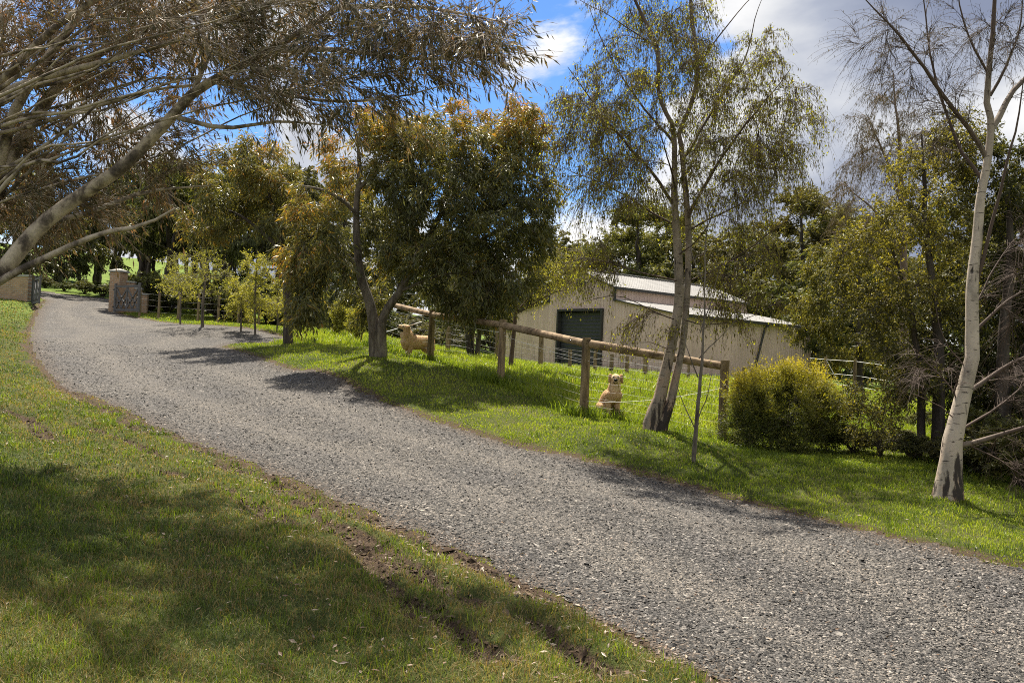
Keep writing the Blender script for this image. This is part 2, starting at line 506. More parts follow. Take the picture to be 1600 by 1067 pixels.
RUTS = [np.array([ground_xy(*a) for a in pl]) for pl in RUTS_PX]


def gz(x, y): return float(hz([[x, y]])[0])


def G(px, py, Y):
    """ground point under pixel column px at depth Y"""
    p = P(px, py, Y); return np.array([p[0], p[1], gz(p[0], p[1])])


def mat_lawn():
    m, nt, out = new_mat("lawn_turf")
    n = noise(nt, 0.7, 5, 0.6); n2 = noise(nt, 9, 6, 0.7); n3 = noise(nt, 60, 4, 0.7)
    g = ramp(nt, n, [(0.3, (0.042, 0.052, 0.016)), (0.5, (0.065, 0.078, 0.022)), (0.68, (0.105, 0.10, 0.038))])
    g = mix(nt, 0.55, g, mix(nt, 1.0, g, ramp(nt, n2, [(0.3, (0.35, 0.4, 0.4)), (0.7, (1.5, 1.45, 1.3))]), 'MULTIPLY'))
    far = attr(nt, 'meadow')
    g = mix(nt, far, g, ramp(nt, n, [(0.3, (0.085, 0.135, 0.022)), (0.7, (0.15, 0.20, 0.035))]))
    soil = ramp(nt, n3, [(0.28, (0.024, 0.016, 0.011)), (0.55, (0.09, 0.062, 0.042)), (0.8, (0.17, 0.13, 0.095))])
    d = ramp(nt, math_(nt, 'ADD', attr(nt, 'dirt'), math_(nt, 'MULTIPLY', math_(nt, 'SUBTRACT', n2, 0.5), 0.8)), [(0.3, (0, 0, 0)), (0.55, (1, 1, 1))])
    c = mix(nt, d, g, soil)
    pbsdf(nt, out, c, 0.95, 0.1, math_(nt, 'ADD', n2, n3), 0.9, 0.03)
    return m


def mat_gravel():
    m, nt, out = new_mat("driveway_gravel")
    tc = nd(nt, 'ShaderNodeTexCoord')
    v = nd(nt, 'ShaderNodeTexVoronoi', i_Scale=42.0, i_Randomness=1.0); nt.links.new(tc.outputs['Object'], v.inputs['Vector'])
    v2 = nd(nt, 'ShaderNodeTexVoronoi', i_Scale=90.0, i_Randomness=1.0); nt.links.new(tc.outputs['Object'], v2.inputs['Vector'])
    sp = nd(nt, 'ShaderNodeSeparateColor'); nt.links.new(v.outputs['Color'], sp.inputs[0])
    sp2 = nd(nt, 'ShaderNodeSeparateColor'); nt.links.new(v2.outputs['Color'], sp2.inputs[0])
    c = ramp(nt, sp.outputs[0], [(0.0, (0.022, 0.021, 0.02)), (0.45, (0.068, 0.064, 0.060)), (0.8, (0.15, 0.139, 0.128)), (1.0, (0.42, 0.38, 0.34))])
    c2 = ramp(nt, sp2.outputs[1], [(0.0, (0.018, 0.017, 0.016)), (0.7, (0.10, 0.093, 0.086)), (1.0, (0.33, 0.29, 0.25))])
    big = noise(nt, 0.8, 5, 0.6); mid = noise(nt, 14, 4, 0.6)
    c = mix(nt, ramp(nt, mid, [(0.42, (0, 0, 0)), (0.58, (1, 1, 1))]), c, c2)
    c = mix(nt, 0.6, c, mix(nt, 1.0, c, ramp(nt, big, [(0.35, (0.72, 0.72, 0.78)), (0.65, (1.22, 1.17, 1.1))]), 'MULTIPLY'))
    c = mix(nt, math_(nt, 'MULTIPLY', attr(nt, 'track'), 0.55), c, mix(nt, 1.0, c2, (1.5, 1.46, 1.4), 'MULTIPLY'))
    c = mix(nt, ramp(nt, attr(nt, 'edge'), [(0.2, (0, 0, 0)), (1.0, (0.75, 0.75, 0.75))]), c, mix(nt, 1.0, c2, (0.85, 0.66, 0.50), 'MULTIPLY'))
    h = math_(nt, 'SUBTRACT', 1.0, v.outputs['Distance']); h2 = math_(nt, 'SUBTRACT', 1.0, v2.outputs['Distance'])
    pbsdf(nt, out, c, 0.85, 0.3, math_(nt, 'ADD', math_(nt, 'MULTIPLY', h, 1.0), math_(nt, 'MULTIPLY', h2, 0.5)), 1.0, 0.03)
    return m


def track(xy):
    """compacted wheel tracks along the drive, 0..1"""
    n = seg_dist(xy, NEAR_S); f = seg_dist(xy, FAR_S); u = n / (n + f + 1e-6) + (fbm(xy[:, 0], xy[:, 1], .5, 2, 71) - .5) * .10
    return np.clip(np.exp(-((u - .30) / .085) ** 2) + np.exp(-((u - .68) / .085) ** 2), 0, 1)


def build_ground():
    rr = [0.0, 0.25, 0.5, 0.75]
    r = 1.0
    while r < 70: rr.append(r); r *= 1.0115
    while r < 3500: rr.append(r); r *= 1.07
    rr = np.array(rr)
    a = np.concatenate([np.arange(-52, 52, 0.16), np.arange(52, 308, 3.0)]) * math.pi / 180
    R, A = np.meshgrid(rr, a, indexing='ij')
    X = R * np.sin(A); Y = R * np.cos(A); xy = np.stack([X.ravel(), Y.ravel()], 1)
    z = hz(xy); nr, na = R.shape
    i = np.arange(nr - 1)[:, None] * na; k = np.arange(na)[None]; k2 = (k + 1) % na
    Q = np.stack([i + k, i + na + k, i + na + k2, i + k2], -1).reshape(-1, 4)[:, ::-1]
    rad = np.hypot(*xy.T); near = rad < 75
    sdv = np.full(len(xy), 50.0); sdv[near] = drive_sd(xy[near])
    sdn = sdv + (fbm(X.ravel(), Y.ravel(), 3.0, 4, 41) - 0.5) * 0.55 * np.clip(8 / np.maximum(rad, 1), 0.4, 1)
    dirt = np.zeros(len(xy)); dirt[near] = dirt_mask(xy[near]); dirt = np.maximum(dirt, np.clip(1 - np.abs(sdv) / 0.4, 0, 1) * 0.8)
    meadow = np.clip((rad - 34) / 12, 0, 1)
    on = sdn[Q].mean(1) < 0
    g = np_mesh("lawn", np.c_[xy, z], Q, mat=mat_lawn(), smooth=True, vattrs={'dirt': dirt, 'meadow': meadow})
    tag(g, kind='structure')
    qd = Q[on & near[Q].all(1)]
    isroad = xy[qd].mean(1)[:, 1] > 43.4
    for nm, q in (("driveway", qd[~isroad]), ("road", qd[isroad])):
        u, inv = np.unique(q, return_inverse=True)
        d = np_mesh(nm, np.c_[xy[u], z[u] + 0.004 + 0.02 * np.clip(-sdv[u] / 0.6, 0, 1)], inv.reshape(-1, 4), mat=MATS['gravel'], smooth=True, vattrs={'track': track(xy[u]), 'edge': np.clip(1 + sdv[u] / 0.55, 0, 1)})
        tag(d, kind='structure')


MATS = {'gravel': mat_gravel()}
build_ground()

# fence line (plan) - the dogs' paddock lies beyond it
FENCE_PX = [(592, 543, 25.5, 1.40), (672, 570, 22.5, 1.35), (782, 600, 19.3, 1.37), (912, 652, 16.5, 1.46), (1128, 702, 15.2, 1.44)]
FENCE_XY = np.array([P(a, b, Y)[:2] for a, b, Y, h in FENCE_PX])
_fl = np.concatenate([[[-7.5, 27.5]], FENCE_XY, [[7.0, 14.6], [14, 14.2]]])


def in_paddock(xy):
    return inside(xy, np.concatenate([_fl, [[40, 13], [40, 41], [7, 41], [-1, 49], [-7.5, 40]]]))


# ------------------------------------------------------------------ grass, gravel stones, fallen leaves
def blades(name, xy, z, h, w, tint, mat, lean=0.45):
    n = len(xy); az = RNG.uniform(0, 2 * math.pi, n); fa = az + RNG.uniform(-1.2, 1.2, n)
    dirv = np.stack([np.cos(az), np.sin(az), np.zeros(n)], 1); side = np.stack([-np.sin(fa), np.cos(fa), np.zeros(n)], 1)
    ln = (RNG.uniform(0.15, 1.0, n) * lean * 2)[:, None]
    B = np.c_[xy, z - 0.006]; up = np.array([[0, 0, 1.0]]); hh = h[:, None]; ww = (w / 2)[:, None]
    M1 = B + up * hh * 0.55 + dirv * hh * ln * 0.22; T = B + up * hh * (1 - 0.18 * ln) + dirv * hh * ln * 0.75
    V = np.stack([B - side * ww, B + side * ww, M1 + side * ww * 0.8, M1 - side * ww * 0.8, T], 1).reshape(-1, 3)
    i = np.arange(n)[:, None] * 5
    np_q = i + np.array([[0, 1, 2, 3]]); np_t = i + np.array([[3, 2, 4]])
    o = np_mesh(name, V, np_q, np_t, mat, attrs={'tint': np.concatenate([tint, tint])})
    return o


def scatter(n, y0, y1, half=0.66, p=1.7):
    """random plan points in front of the place, thinning out with distance"""
    u = RNG.random(n); e = 1 - p + 1
    y = (y0 ** e + u * (y1 ** e - y0 ** e)) ** (1 / e)
    return np.stack([RNG.uniform(-half, half, n) * (y + 1.0), y], 1)


def build_grass():
    GR = [(0.0, (0.045, 0.07, 0.014)), (0.35, (0.13, 0.175, 0.022)), (0.6, (0.255, 0.305, 0.033)), (0.8, (0.35, 0.37, 0.055)), (0.92, (0.35, 0.30, 0.11)), (1.0, (0.42, 0.33, 0.18))]
    mg = mat_leaf("grass_blade", GR, 0.38, (1.5, 1.6, 0.6), 0.3, 0.5)
    xy = scatter(760000, 2.2, 46, 0.70, 1.75)
    sd_ = drive_sd(xy); x, y = xy.T
    edge = sd_ + (fbm(x, y, 3.0, 4, 41) - 0.5) * 0.5
    dm = dirt_mask(xy)
    pad = in_paddock(xy)
    patch = fbm(x, y, 0.8, 3, 51); fine = fbm(x, y, 3.5, 3, 57)
    keep = (edge > 0.0) & (RNG.random(len(xy)) > dm * 1.25) & (RNG.random(len(xy)) < 0.50 + 1.0 * fine + (edge > 1))
    left = near_side(xy) < 50
    # worn thin strip along the near edge of the drive
    keep &= ~(left & (near_side(xy) < 2.0) & (RNG.random(len(xy)) < 0.15))
    shed = inside(xy, np.array([[6.5, 42], [17, 52], [8, 64], [-3, 52]]))
    keep &= ~shed
    xy = xy[keep]; x, y = xy.T; pad = pad[keep]; patch = patch[keep]; fine = fine[keep]; left = left[keep]; dm = dm[keep]; edge = edge[keep]
    z = hz(xy); n = len(xy); r = RNG.random(n)
    h = np.where(left, 0.024 + 0.062 * fine * r ** 0.6 + 0.035 * (r > 0.96), 0.022 + 0.040 * fine)
    h = np.where(pad, 0.09 + 0.15 * fine * RNG.random(n), h) * (0.7 + 0.6 * RNG.random(n))
    h *= np.clip(0.45 + edge * 1.2, 0.45, 1)
    h *= 1 + 0.02 * np.clip(y - 10, 0, 20)
    w = np.maximum(0.0034, 0.00075 * y) * (0.8 + 0.5 * RNG.random(n)) * np.where(left, 0.9, 1)
    t = np.where(left, 0.02 + 0.62 * patch + 0.22 * (fine - .5), 0.20 + 0.62 * patch + 0.25 * (fine - .5)) + RNG.normal(0, 0.14, n)
    t = np.where(pad, 0.34 + 0.4 * patch + RNG.normal(0, 0.08, n), t)
    rdist = np.full(n, 9.0); rdist[left] = rut_dist(xy[left])
    dry = RNG.random(n) < np.where(left, 0.06 + 0.45 * np.exp(-(rdist / .42) ** 2) + 0.4 * np.clip((patch - 0.50) * 4, 0, 1), 0.09)
    t = np.where(dry, RNG.uniform(0.76, 1.0, n), np.clip(t, 0, 0.82))
    t = np.where(left & (near_side(xy) < 2.2) & (RNG.random(n) < 0.22), RNG.uniform(0.8, 1, n), t)
    BK = [(0.0, (0.036, 0.048, 0.02)), (0.3, (0.078, 0.112, 0.032)), (0.55, (0.148, 0.19, 0.042)), (0.75, (0.235, 0.23, 0.075)), (0.9, (0.27, 0.165, 0.07)), (1.0, (0.34, 0.26, 0.15))]
    mb_ = mat_leaf("bank_grass_blade", BK, 0.34, (1.4, 1.5, 0.6), 0.25, 0.6); t = np.clip(t, 0, 1)
    for nm, s_, m_, lab in (("verge_grass", ~left, mg, 'bright green grass on the verge and paddock beyond the drive'), ("bank_grass", left, mb_, 'short worn grass on the bank before the drive')):
        o = blades(nm, xy[s_], z[s_], h[s_], w[s_], t[s_], m_, 0.45 if nm[0] == 'v' else 0.75); tag(o, kind='stuff', label=lab, cat='grass')
    q = scatter(60000, 2.4, 18, .68, 1.7); q = q[(near_side(q) < 50) & (drive_sd(q) > .08)]; k = len(q)      # thatch of dry stems lying in the turf
    o = blades("dry_thatch", q, hz(q) + .012, RNG.uniform(.015, .04, k), np.maximum(.0026, .0006 * q[:, 1]), RNG.uniform(.72, 1, k) * np.where(RNG.random(k) < .3, .5, 1), mb_, 1.5); tag(o, kind='stuff', label='dry stems lying in the worn bank grass', cat='grass')
    # taller tufts: on the bank, along the fence posts and under the trees
    cs = []
    for c in scatter(1500, 2.6, 15, 0.65, 1.6): cs.append((*c, 0.07, RNG.uniform(.05, .10), 34, RNG.uniform(.05, .5)))
    for c in scatter(900, 9.0, 34, 0.62, 1.4): cs.append((*c, 0.22, 0.17, 26, 0.42))
    for px, py, Y, hh in FENCE_PX:
        p = P(px, py, Y)
        for _ in range(14): cs.append((p[0] + RNG.normal(0, 0.28), p[1] + RNG.normal(0, 0.14), 0.14, 0.24, 45, 0.34))
    for a, b in zip(FENCE_XY[:-1], FENCE_XY[1:]):
        for _ in range(26):
            t_ = RNG.random(); q = a * (1 - t_) + b * t_
            cs.append((q[0] + RNG.normal(0, 0.1), q[1] + RNG.normal(0, 0.1), 0.12, 0.15, 34, 0.4))
    for px, Y in ((1022, 14.2), (1085, 12.2), (1482, 10.4), (1440, 12.6), (1390, 12.4), (1345, 12.6), (1300, 12.9), (1255, 13.1), (1500, 11.2), (1560, 10.9), (1240, 13.1), (1200, 13.2), (588, 21)):
        q = P(px, 700, Y)
        for _ in range(26): cs.append((q[0] + RNG.normal(0, 0.42), q[1] + RNG.normal(0, 0.3), 0.16, 0.13, 34, 0.34))
    XY = []; H = []; T = []; Wd = []
    for cx, cy, rad, hh, k, tt in cs:
        q = np.stack([cx + RNG.normal(0, rad, k), cy + RNG.normal(0, rad, k)], 1)
        ok = drive_sd(q) > 0.12; q = q[ok]; k = len(q)
        if not k: continue
        f = 1.0 if in_paddock(np.array([[cx, cy]]))[0] or hh < 0.1 or hh > 0.2 else 0.32
        XY.append(q); H.append(hh * f * RNG.uniform(0.5, 1.25, k)); T.append(np.clip(RNG.normal(tt, 0.12, k), 0, 1)); Wd.append(np.full(k, max(0.004, 0.0008 * cy)))
    XY = np.concatenate(XY)
    o = blades("grass_tufts", XY, hz(XY), np.concatenate(H), np.concatenate(Wd), np.concatenate(T), mg, 0.5)
    tag(o, kind='stuff', label='taller tufts of grass by the posts and on the bank', cat='grass')


def stones(name, xy, z, s, tint, mat):
    n_ = len(xy)
    base = np.array([[1, 0, 0.0], [0.3, 0.8, 0.1], [-0.7, 0.6, -0.1], [-0.9, -0.3, 0.1], [-0.1, -0.85, 0], [0.6, -0.6, 0.05], [0.1, 0.05, 0.75]])
    J = base[None] + RNG.normal(0, 0.16, (n_, 7, 3)); J = J * (s[:, None, None] * RNG.uniform([0.75, 0.5, 0.4], [1.4, 1.0, 0.95], (n_, 3))[:, None])
    a = RNG.uniform(0, 6.28, n_); ca, sa = np.cos(a)[:, None], np.sin(a)[:, None]
    t1, t2 = RNG.normal(0, 0.35, n_)[:, None], RNG.normal(0, 0.35, n_)[:, None]
    X = J[..., 0] * ca - J[..., 1] * sa; Yv = J[..., 0] * sa + J[..., 1] * ca; Z = J[..., 2] + X * t1 * 0.6 + Yv * t2 * 0.6
    V = np.stack([X + xy[:, :1], Yv + xy[:, 1:], Z + z[:, None] + 0.002], -1).reshape(-1, 3)
    i = np.arange(n_)[:, None, None] * 7
    T = (i + np.array([[0, 1, 6], [1, 2, 6], [2, 3, 6], [3, 4, 6], [4, 5, 6], [5, 0, 6]])[None]).reshape(-1, 3)
    return np_mesh(name, V, None, T, mat, attrs={'tint': np.clip(np.repeat(tint, 6), 0, 1)})


def build_stones():
    m, nt, out = new_mat("gravel_stone")
    c = ramp(nt, attr(nt, 'tint'), [(0.0, (0.025, 0.023, 0.022)), (0.4, (0.064, 0.060, 0.056)), (0.72, (0.15, 0.138, 0.126)), (0.93, (0.38, 0.345, 0.30)), (1.0, (0.38, 0.24, 0.15))])
    n = noise(nt, 60, 3); pbsdf(nt, out, c, 0.8, 0.35, n, 0.3, 0.004)
    xy = scatter(175000, 3.6, 26, 0.66, 1.9); d = drive_sd(xy)
    spill = RNG.random(len(xy)) < 0.07
    keep = ((d < -0.03) & (RNG.random(len(xy)) > 0.5 * track(xy))) | ((d < 0.35) & spill); xy = xy[keep]; n_ = len(xy)
    z = hz(xy) + 0.004 + 0.02 * np.clip(-drive_sd(xy) / 0.6, 0, 1)
    s = np.exp(RNG.normal(-4.62, 0.30, n_)) * np.clip(0.85 + xy[:, 1] * 0.035, 1, 1.6)
    o = stones("gravel_stones", xy, z, s, np.clip(RNG.beta(1.7, 2.2, n_), 0, 0.93) + (RNG.random(n_) < 0.03) * 0.1, m)
    tag(o, kind='stuff', label='loose grey gravel stones on the drive', cat='gravel')
    # crumbs of earth in the ruts
    m, nt, out = new_mat("earth_crumb")
    c = ramp(nt, attr(nt, 'tint'), [(0.0, (0.016, 0.011, 0.008)), (0.5, (0.08, 0.055, 0.038)), (1.0, (0.19, 0.14, 0.10))]); pbsdf(nt, out, c, 0.95, 0.1, noise(nt, 40, 4), 0.6, 0.006)
    xy = scatter(160000, 3.2, 20, 0.62, 1.7); dm = dirt_mask(xy); k = (RNG.random(len(xy)) < dm * 0.9 - 0.12) & (drive_sd(xy) > 0.02); xy = xy[k]
    o = stones("earth_crumbs", xy, hz(xy), np.exp(RNG.normal(-4.45, 0.5, len(xy))), RNG.random(len(xy)), m); tag(o, kind='stuff', label='crumbled dark earth in the ruts beside the drive', cat='soil')


def build_litter():
    m = mat_leaf("fallen_leaf", [(0.0, (0.07, 0.04, 0.025)), (0.6, (0.19, 0.12, 0.075)), (1.0, (0.38, 0.30, 0.22))], 0.1)
    xy = scatter(20000, 3.0, 20, 0.66, 1.6); d = drive_sd(xy); nside = near_side(xy)
    pr = np.where(d < 0, np.where((d > -0.9) & (seg_dist(xy, FAR_S) < 1.0), 0.42, 0.12), np.where(nside < 0.6, 0.9, np.where(nside < 2.2, 0.25, 0.02)))
    xy = xy[RNG.random(len(xy)) < pr]; n = len(xy)
    z = hz(xy) + 0.022 + np.where(drive_sd(xy) > 0, 0.012, 0.006)
    a = RNG.uniform(0, 6.28, n); A = np.stack([np.cos(a), np.sin(a), RNG.normal(0, 0.25, n)], 1)
    S = nrm(np.stack([-np.sin(a), np.cos(a), RNG.normal(0, 0.4, n)], 1))
    Ln = RNG.uniform(0.018, 0.055, n); o = leaf_mesh("leaf_litter", np.c_[xy, z] - A * Ln[:, None] / 2, A, S, Ln, Ln * RNG.uniform(0.2, 0.42, n), RNG.random(n), m)
    tag(o, kind='stuff', label='fallen brown gum leaves scattered along the drive edge', cat='leaf litter')


def leaf_mesh(name, Pt, A, S, Ln, Wd, tint, mat, parent=None, fold=0.25):
    A = nrm(A); S = nrm(S - (S * A).sum(1, keepdims=True) * A); N = np.cross(A, S)
    L_ = Ln[:, None]; W_ = Wd[:, None] / 2
    mid = Pt + A * L_ * 0.45 + N * W_ * fold
    V = np.stack([Pt, mid + S * W_, Pt + A * L_, mid - S * W_], 1).reshape(-1, 3)
    Q = np.arange(len(Pt) * 4).reshape(-1, 4)
    return np_mesh(name, V, Q, None, mat, parent, attrs={'tint': np.clip(tint, 0, 1)})


build_grass(); build_stones(); build_litter()

# ------------------------------------------------------------------ shed
def mat_cladding(name, col, rough=0.5, metal=0.0, streak=0.25):
    m, nt, out = new_mat(name)
    n = noise(nt, 1.2, 5, 0.6, 0, (1, 1, 0.35)); n2 = noise(nt, 14, 4, 0.6, 0, (1, 1, 0.12))
    c = ramp(nt, n, [(0.3, tuple(x * (1 - streak) for x in col)), (0.7, col)])
    c = mix(nt, 0.4, c, mix(nt, 1.0, c, ramp(nt, n2, [(0.35, (0.72, 0.70, 0.66)), (0.65, (1.08, 1.08, 1.08))]), 'MULTIPLY'))
    pbsdf(nt, out, c, rough, 0.4, n2, 0.1, 0.004, metal)
    return m


M_CLAD = mat_cladding("cream_wall_cladding", (0.80, 0.61, 0.535))
M_ROOF = mat_cladding("pale_zinc_roof", (0.43, 0.415, 0.395), 0.5, 0.25)
M_TRIM = mat_plain("dark_grey_trim", (0.05, 0.048, 0.046), 0.5)
M_DOOR = mat_plain("charcoal_roller_door", (0.045, 0.047, 0.052), 0.45)
M_WOOD = None


def rib_wall(mb, p0, p1, top, bot=lambda u: -0.4, pitch=0.20, depth=0.028, n_out=(0, -1, 0)):
    """ribbed sheet from p0 to p1 (plan), its top and foot given along the run"""
    p0 = np.array(p0, float); p1 = np.array(p1, float); L = np.linalg.norm(p1 - p0); d = (p1 - p0) / L; no = np.array(n_out[:2], float)
    us = [0.0]; offs = [0.0]; u = 0.0
    while u < L - 1e-6:
        for f, o in ((0.55, 0.0), (0.65, 1.0), (0.90, 1.0), (1.0, 0.0)):
            us.append(min(u + f * pitch, L)); offs.append(o * depth)
        u += pitch
    us = np.array(us); offs = np.array(offs)
    xy = p0 + d * us[:, None] + no * offs[:, None]
    V = np.concatenate([np.c_[xy, [bot(u) for u in us]], np.c_[xy, [top(u) for u in us]]]); n = len(us)
    mb.add(V, [[i, i + 1, n + i + 1, n + i] for i in range(n - 1) if us[i + 1] - us[i] > 1e-5])


def rib_roof(mb, a, b, down, pitch=0.25, depth=0.03):
    """ribbed roof sheet: upper edge a-b, sheet falls along the vector down"""
    a = np.array(a, float); b = np.array(b, float); L = np.linalg.norm(b - a); d = (b - a) / L; n = np.cross(d, down); n = n / np.linalg.norm(n); n *= np.sign(n[2])
    us = []; of = []; u = 0
    while u < L - 1e-6:
        for f, o in ((0, 0), (0.6, 0), (0.68, 1), (0.92, 1)): us.append(min(u + f * pitch, L)); of.append(o * depth)
        u += pitch
    us.append(L); of.append(0.0); us = np.array(us); of = np.array(of)
    top = a + d * us[:, None] + n * of[:, None]; m = len(us); V = np.concatenate([top, top + np.array(down)])
    mb.add(V, [[i, i + 1, m + i + 1, m + i] for i in range(m - 1) if us[i + 1] - us[i] > 1e-5])


def build_shed():
    Xc, Yc, th, a, b, L, hr, hu, ht, he, w = 3.42, 45.03, -0.87, 2.37, 4.09, 10.73, 5.06, 4.15, 3.51, 2.76, 1.62
    s = thing('shed', (Xc, Yc, 1.15), 'cream ribbed metal farm shed with raised centre roof and dark roller door beyond the paddock', 'shed', rz=th)
    hd = 3.0; e = a + b

    def ftop(u):
        x = abs(u - e)
        return hr - (hr - hu) * x / a if x < a else ht - (ht - he) * (x - a) / b
    m = MB()
    for x0, x1, bot in ((-e, -w, -.4), (-w, w, hd), (w, e, -.4)):
        rib_wall(m, (x0, 0), (x1, 0), lambda u, x0=x0: ftop(u + x0 + e), lambda u, bot=bot: bot)
    m.build('front_wall', M_CLAD, s)
    m = MB(); rib_wall(m, (e, 0), (e, L), lambda u: he, n_out=(1, 0)); m.build('side_wall', M_CLAD, s)
    m = MB(); rib_wall(m, (-e, L), (-e, 0), lambda u: he, n_out=(-1, 0)); m.build('side_wall', M_CLAD, s)
    m = MB(); rib_wall(m, (e, L), (-e, L), lambda u: ftop(2 * e - u), n_out=(0, 1)); m.build('back_wall', M_CLAD, s)
    for sx in (1, -1):
        m = MB(); rib_wall(m, (sx * a, 0.01), (sx * a, L - .01), lambda u: hu - .02, lambda u: ht - .2, n_out=(sx, 0)); m.build('clerestory_wall', M_CLAD, s)
        k = 1.06; m = MB(); rib_roof(m, (0, -.18, hr + .05), (0, L + .18, hr + .05), np.array([sx * a, 0, hu - hr]) * k); m.build('roof', M_ROOF, s)
        k = 1.04; m = MB(); rib_roof(m, (sx * (a + .03), -.12, ht + .05), (sx * (a + .03), L + .12, ht + .05), np.array([sx * b, 0, he - ht]) * k); m.build('roof', M_ROOF, s)
        for (xg, zg) in ((sx * (a * 1.06 + .05), hu - .06), (sx * (a + b * 1.04 + .09), he - .03)):
            m = MB(); m.box((xg, L / 2, zg), (.12, L + .36, .13)); m.build('gutter', M_TRIM, s)
        # barge boards along the front
        m = MB(); m.bar((0, -.20, hr + .03), (sx * (a * 1.06), -.20, hr + .03 - (hr - hu) * 1.06), .05, .18, (0, 1, 0)); m.build('barge_board', M_TRIM, s)
        m = MB(); m.bar((sx * (a + .04), -.15, ht + .02), (sx * (a + b * 1.04), -.15, ht + .02 - (ht - he) * 1.04), .05, .14, (0, 1, 0)); m.build('barge_board', M_TRIM, s)
        m = MB(); m.box((sx * a, -.045, (hu + ht) / 2), (.14, .05, hu - ht + .1)); m.build('corner_trim', M_TRIM, s)
    m = MB(); m.box((0, L / 2, hr + .10), (.30, L + .36, .03)); m.build('ridge_cap', M_ROOF, s)
    # roller door set back in its opening
    m = MB(); zz = np.arange(0, hd + .01, .09); x = np.array([-w, w])
    V = []; q = []
    for i, z in enumerate(zz):
        for xx in x: V.append([xx, .14 + (.018 if i % 2 else 0), z])
    for i in range(len(zz) - 1): q.append([2 * i, 2 * i + 1, 2 * i + 3, 2 * i + 2])
    m.add(V, q); m.build('roller_door', M_DOOR, s)
    m = MB()
    for sx in (-1, 1): m.box((sx * (w - .045), -.02, hd / 2 - .15), (.11, .24, hd + .3))
    m.box((0, -.02, hd + .06), (2 * w + .02, .24, .12)); m.build('door_frame', M_TRIM, s)
    m = MB(); m.box((0, -.06, 4.42), (.6, .06, .28)); m.build('gable_vent', M_TRIM, s)
    # downpipe slanting across the far end of the side wall
    m = MB(); m.tube([(e + .22, L * .60, he - .05), (e + .16, L * .59, he - .30), (e + .10, L * .52, .1)], .055, 8); m.tube([(e + .22, L * .60, he - .08), (e + .22, L * .60, he - .2)], .10, 8); m.build('downpipe', M_TRIM, s, True)
    m = MB(); m.box((e + .03, .02, he / 2 - .2), (.09, .09, he + .35)); m.build('corner_trim', M_CLAD, s)
    m = MB(); m.box((e + .03, L - .02, he / 2 - .2), (.09, .09, he + .35)); m.build('corner_trim', M_CLAD, s)


build_shed()


# ------------------------------------------------------------------ fences
def mat_timber(name, light, dark, stretch=(1, 1, .12), scale=14):
    m, nt, out = new_mat(name)
    n = noise(nt, scale, 6, 0.65, 0.6, stretch); n2 = noise(nt, 3, 4, 0.6)
    c = ramp(nt, n, [(0.36, dark), (0.52, light), (0.75, tuple(min(1, x * 1.35) for x in light))])
    kn = noise(nt, 5, 2, .5, 1.5, (1, 1, 1)); c = mix(nt, ramp(nt, kn, [(0.63, (0, 0, 0)), (0.70, (.8, .8, .8))]), c, tuple(x * .55 for x in dark))
    c = mix(nt, 0.6, c, mix(nt, 1.0, c, ramp(nt, n2, [(0.35, (0.6, 0.6, 0.58)), (0.65, (1.12, 1.08, 1.0))]), 'MULTIPLY'))
    pbsdf(nt, out, c, 0.85, 0.2, n, 0.7, 0.01)
    return m


M_POST = mat_timber("weathered_post_timber", (0.27, 0.20, 0.125), (0.10, 0.07, 0.045))
M_RAIL = mat_timber("warm_round_rail_timber", (0.31, 0.225, 0.145), (0.12, 0.08, 0.05), (1, 1, 1), 5)
M_WIRE = mat_plain("galvanised_wire", (0.16, 0.155, 0.145), 0.6, 0.2)
M_WHITE = mat_plain("white_electric_tape", (0.78, 0.77, 0.74), 0.6)


def log(a, b, r0, r1, g, m=9, sides=12, wob=.006):
    q = catmull([a, b], m) + np.cumsum(g.normal(0, wob, (m, 3)), 0) * .4
    mb = MB(); mb.tube(q, np.linspace(r0, r1, m) * (1 + g.normal(0, .015, m)), sides); return mb


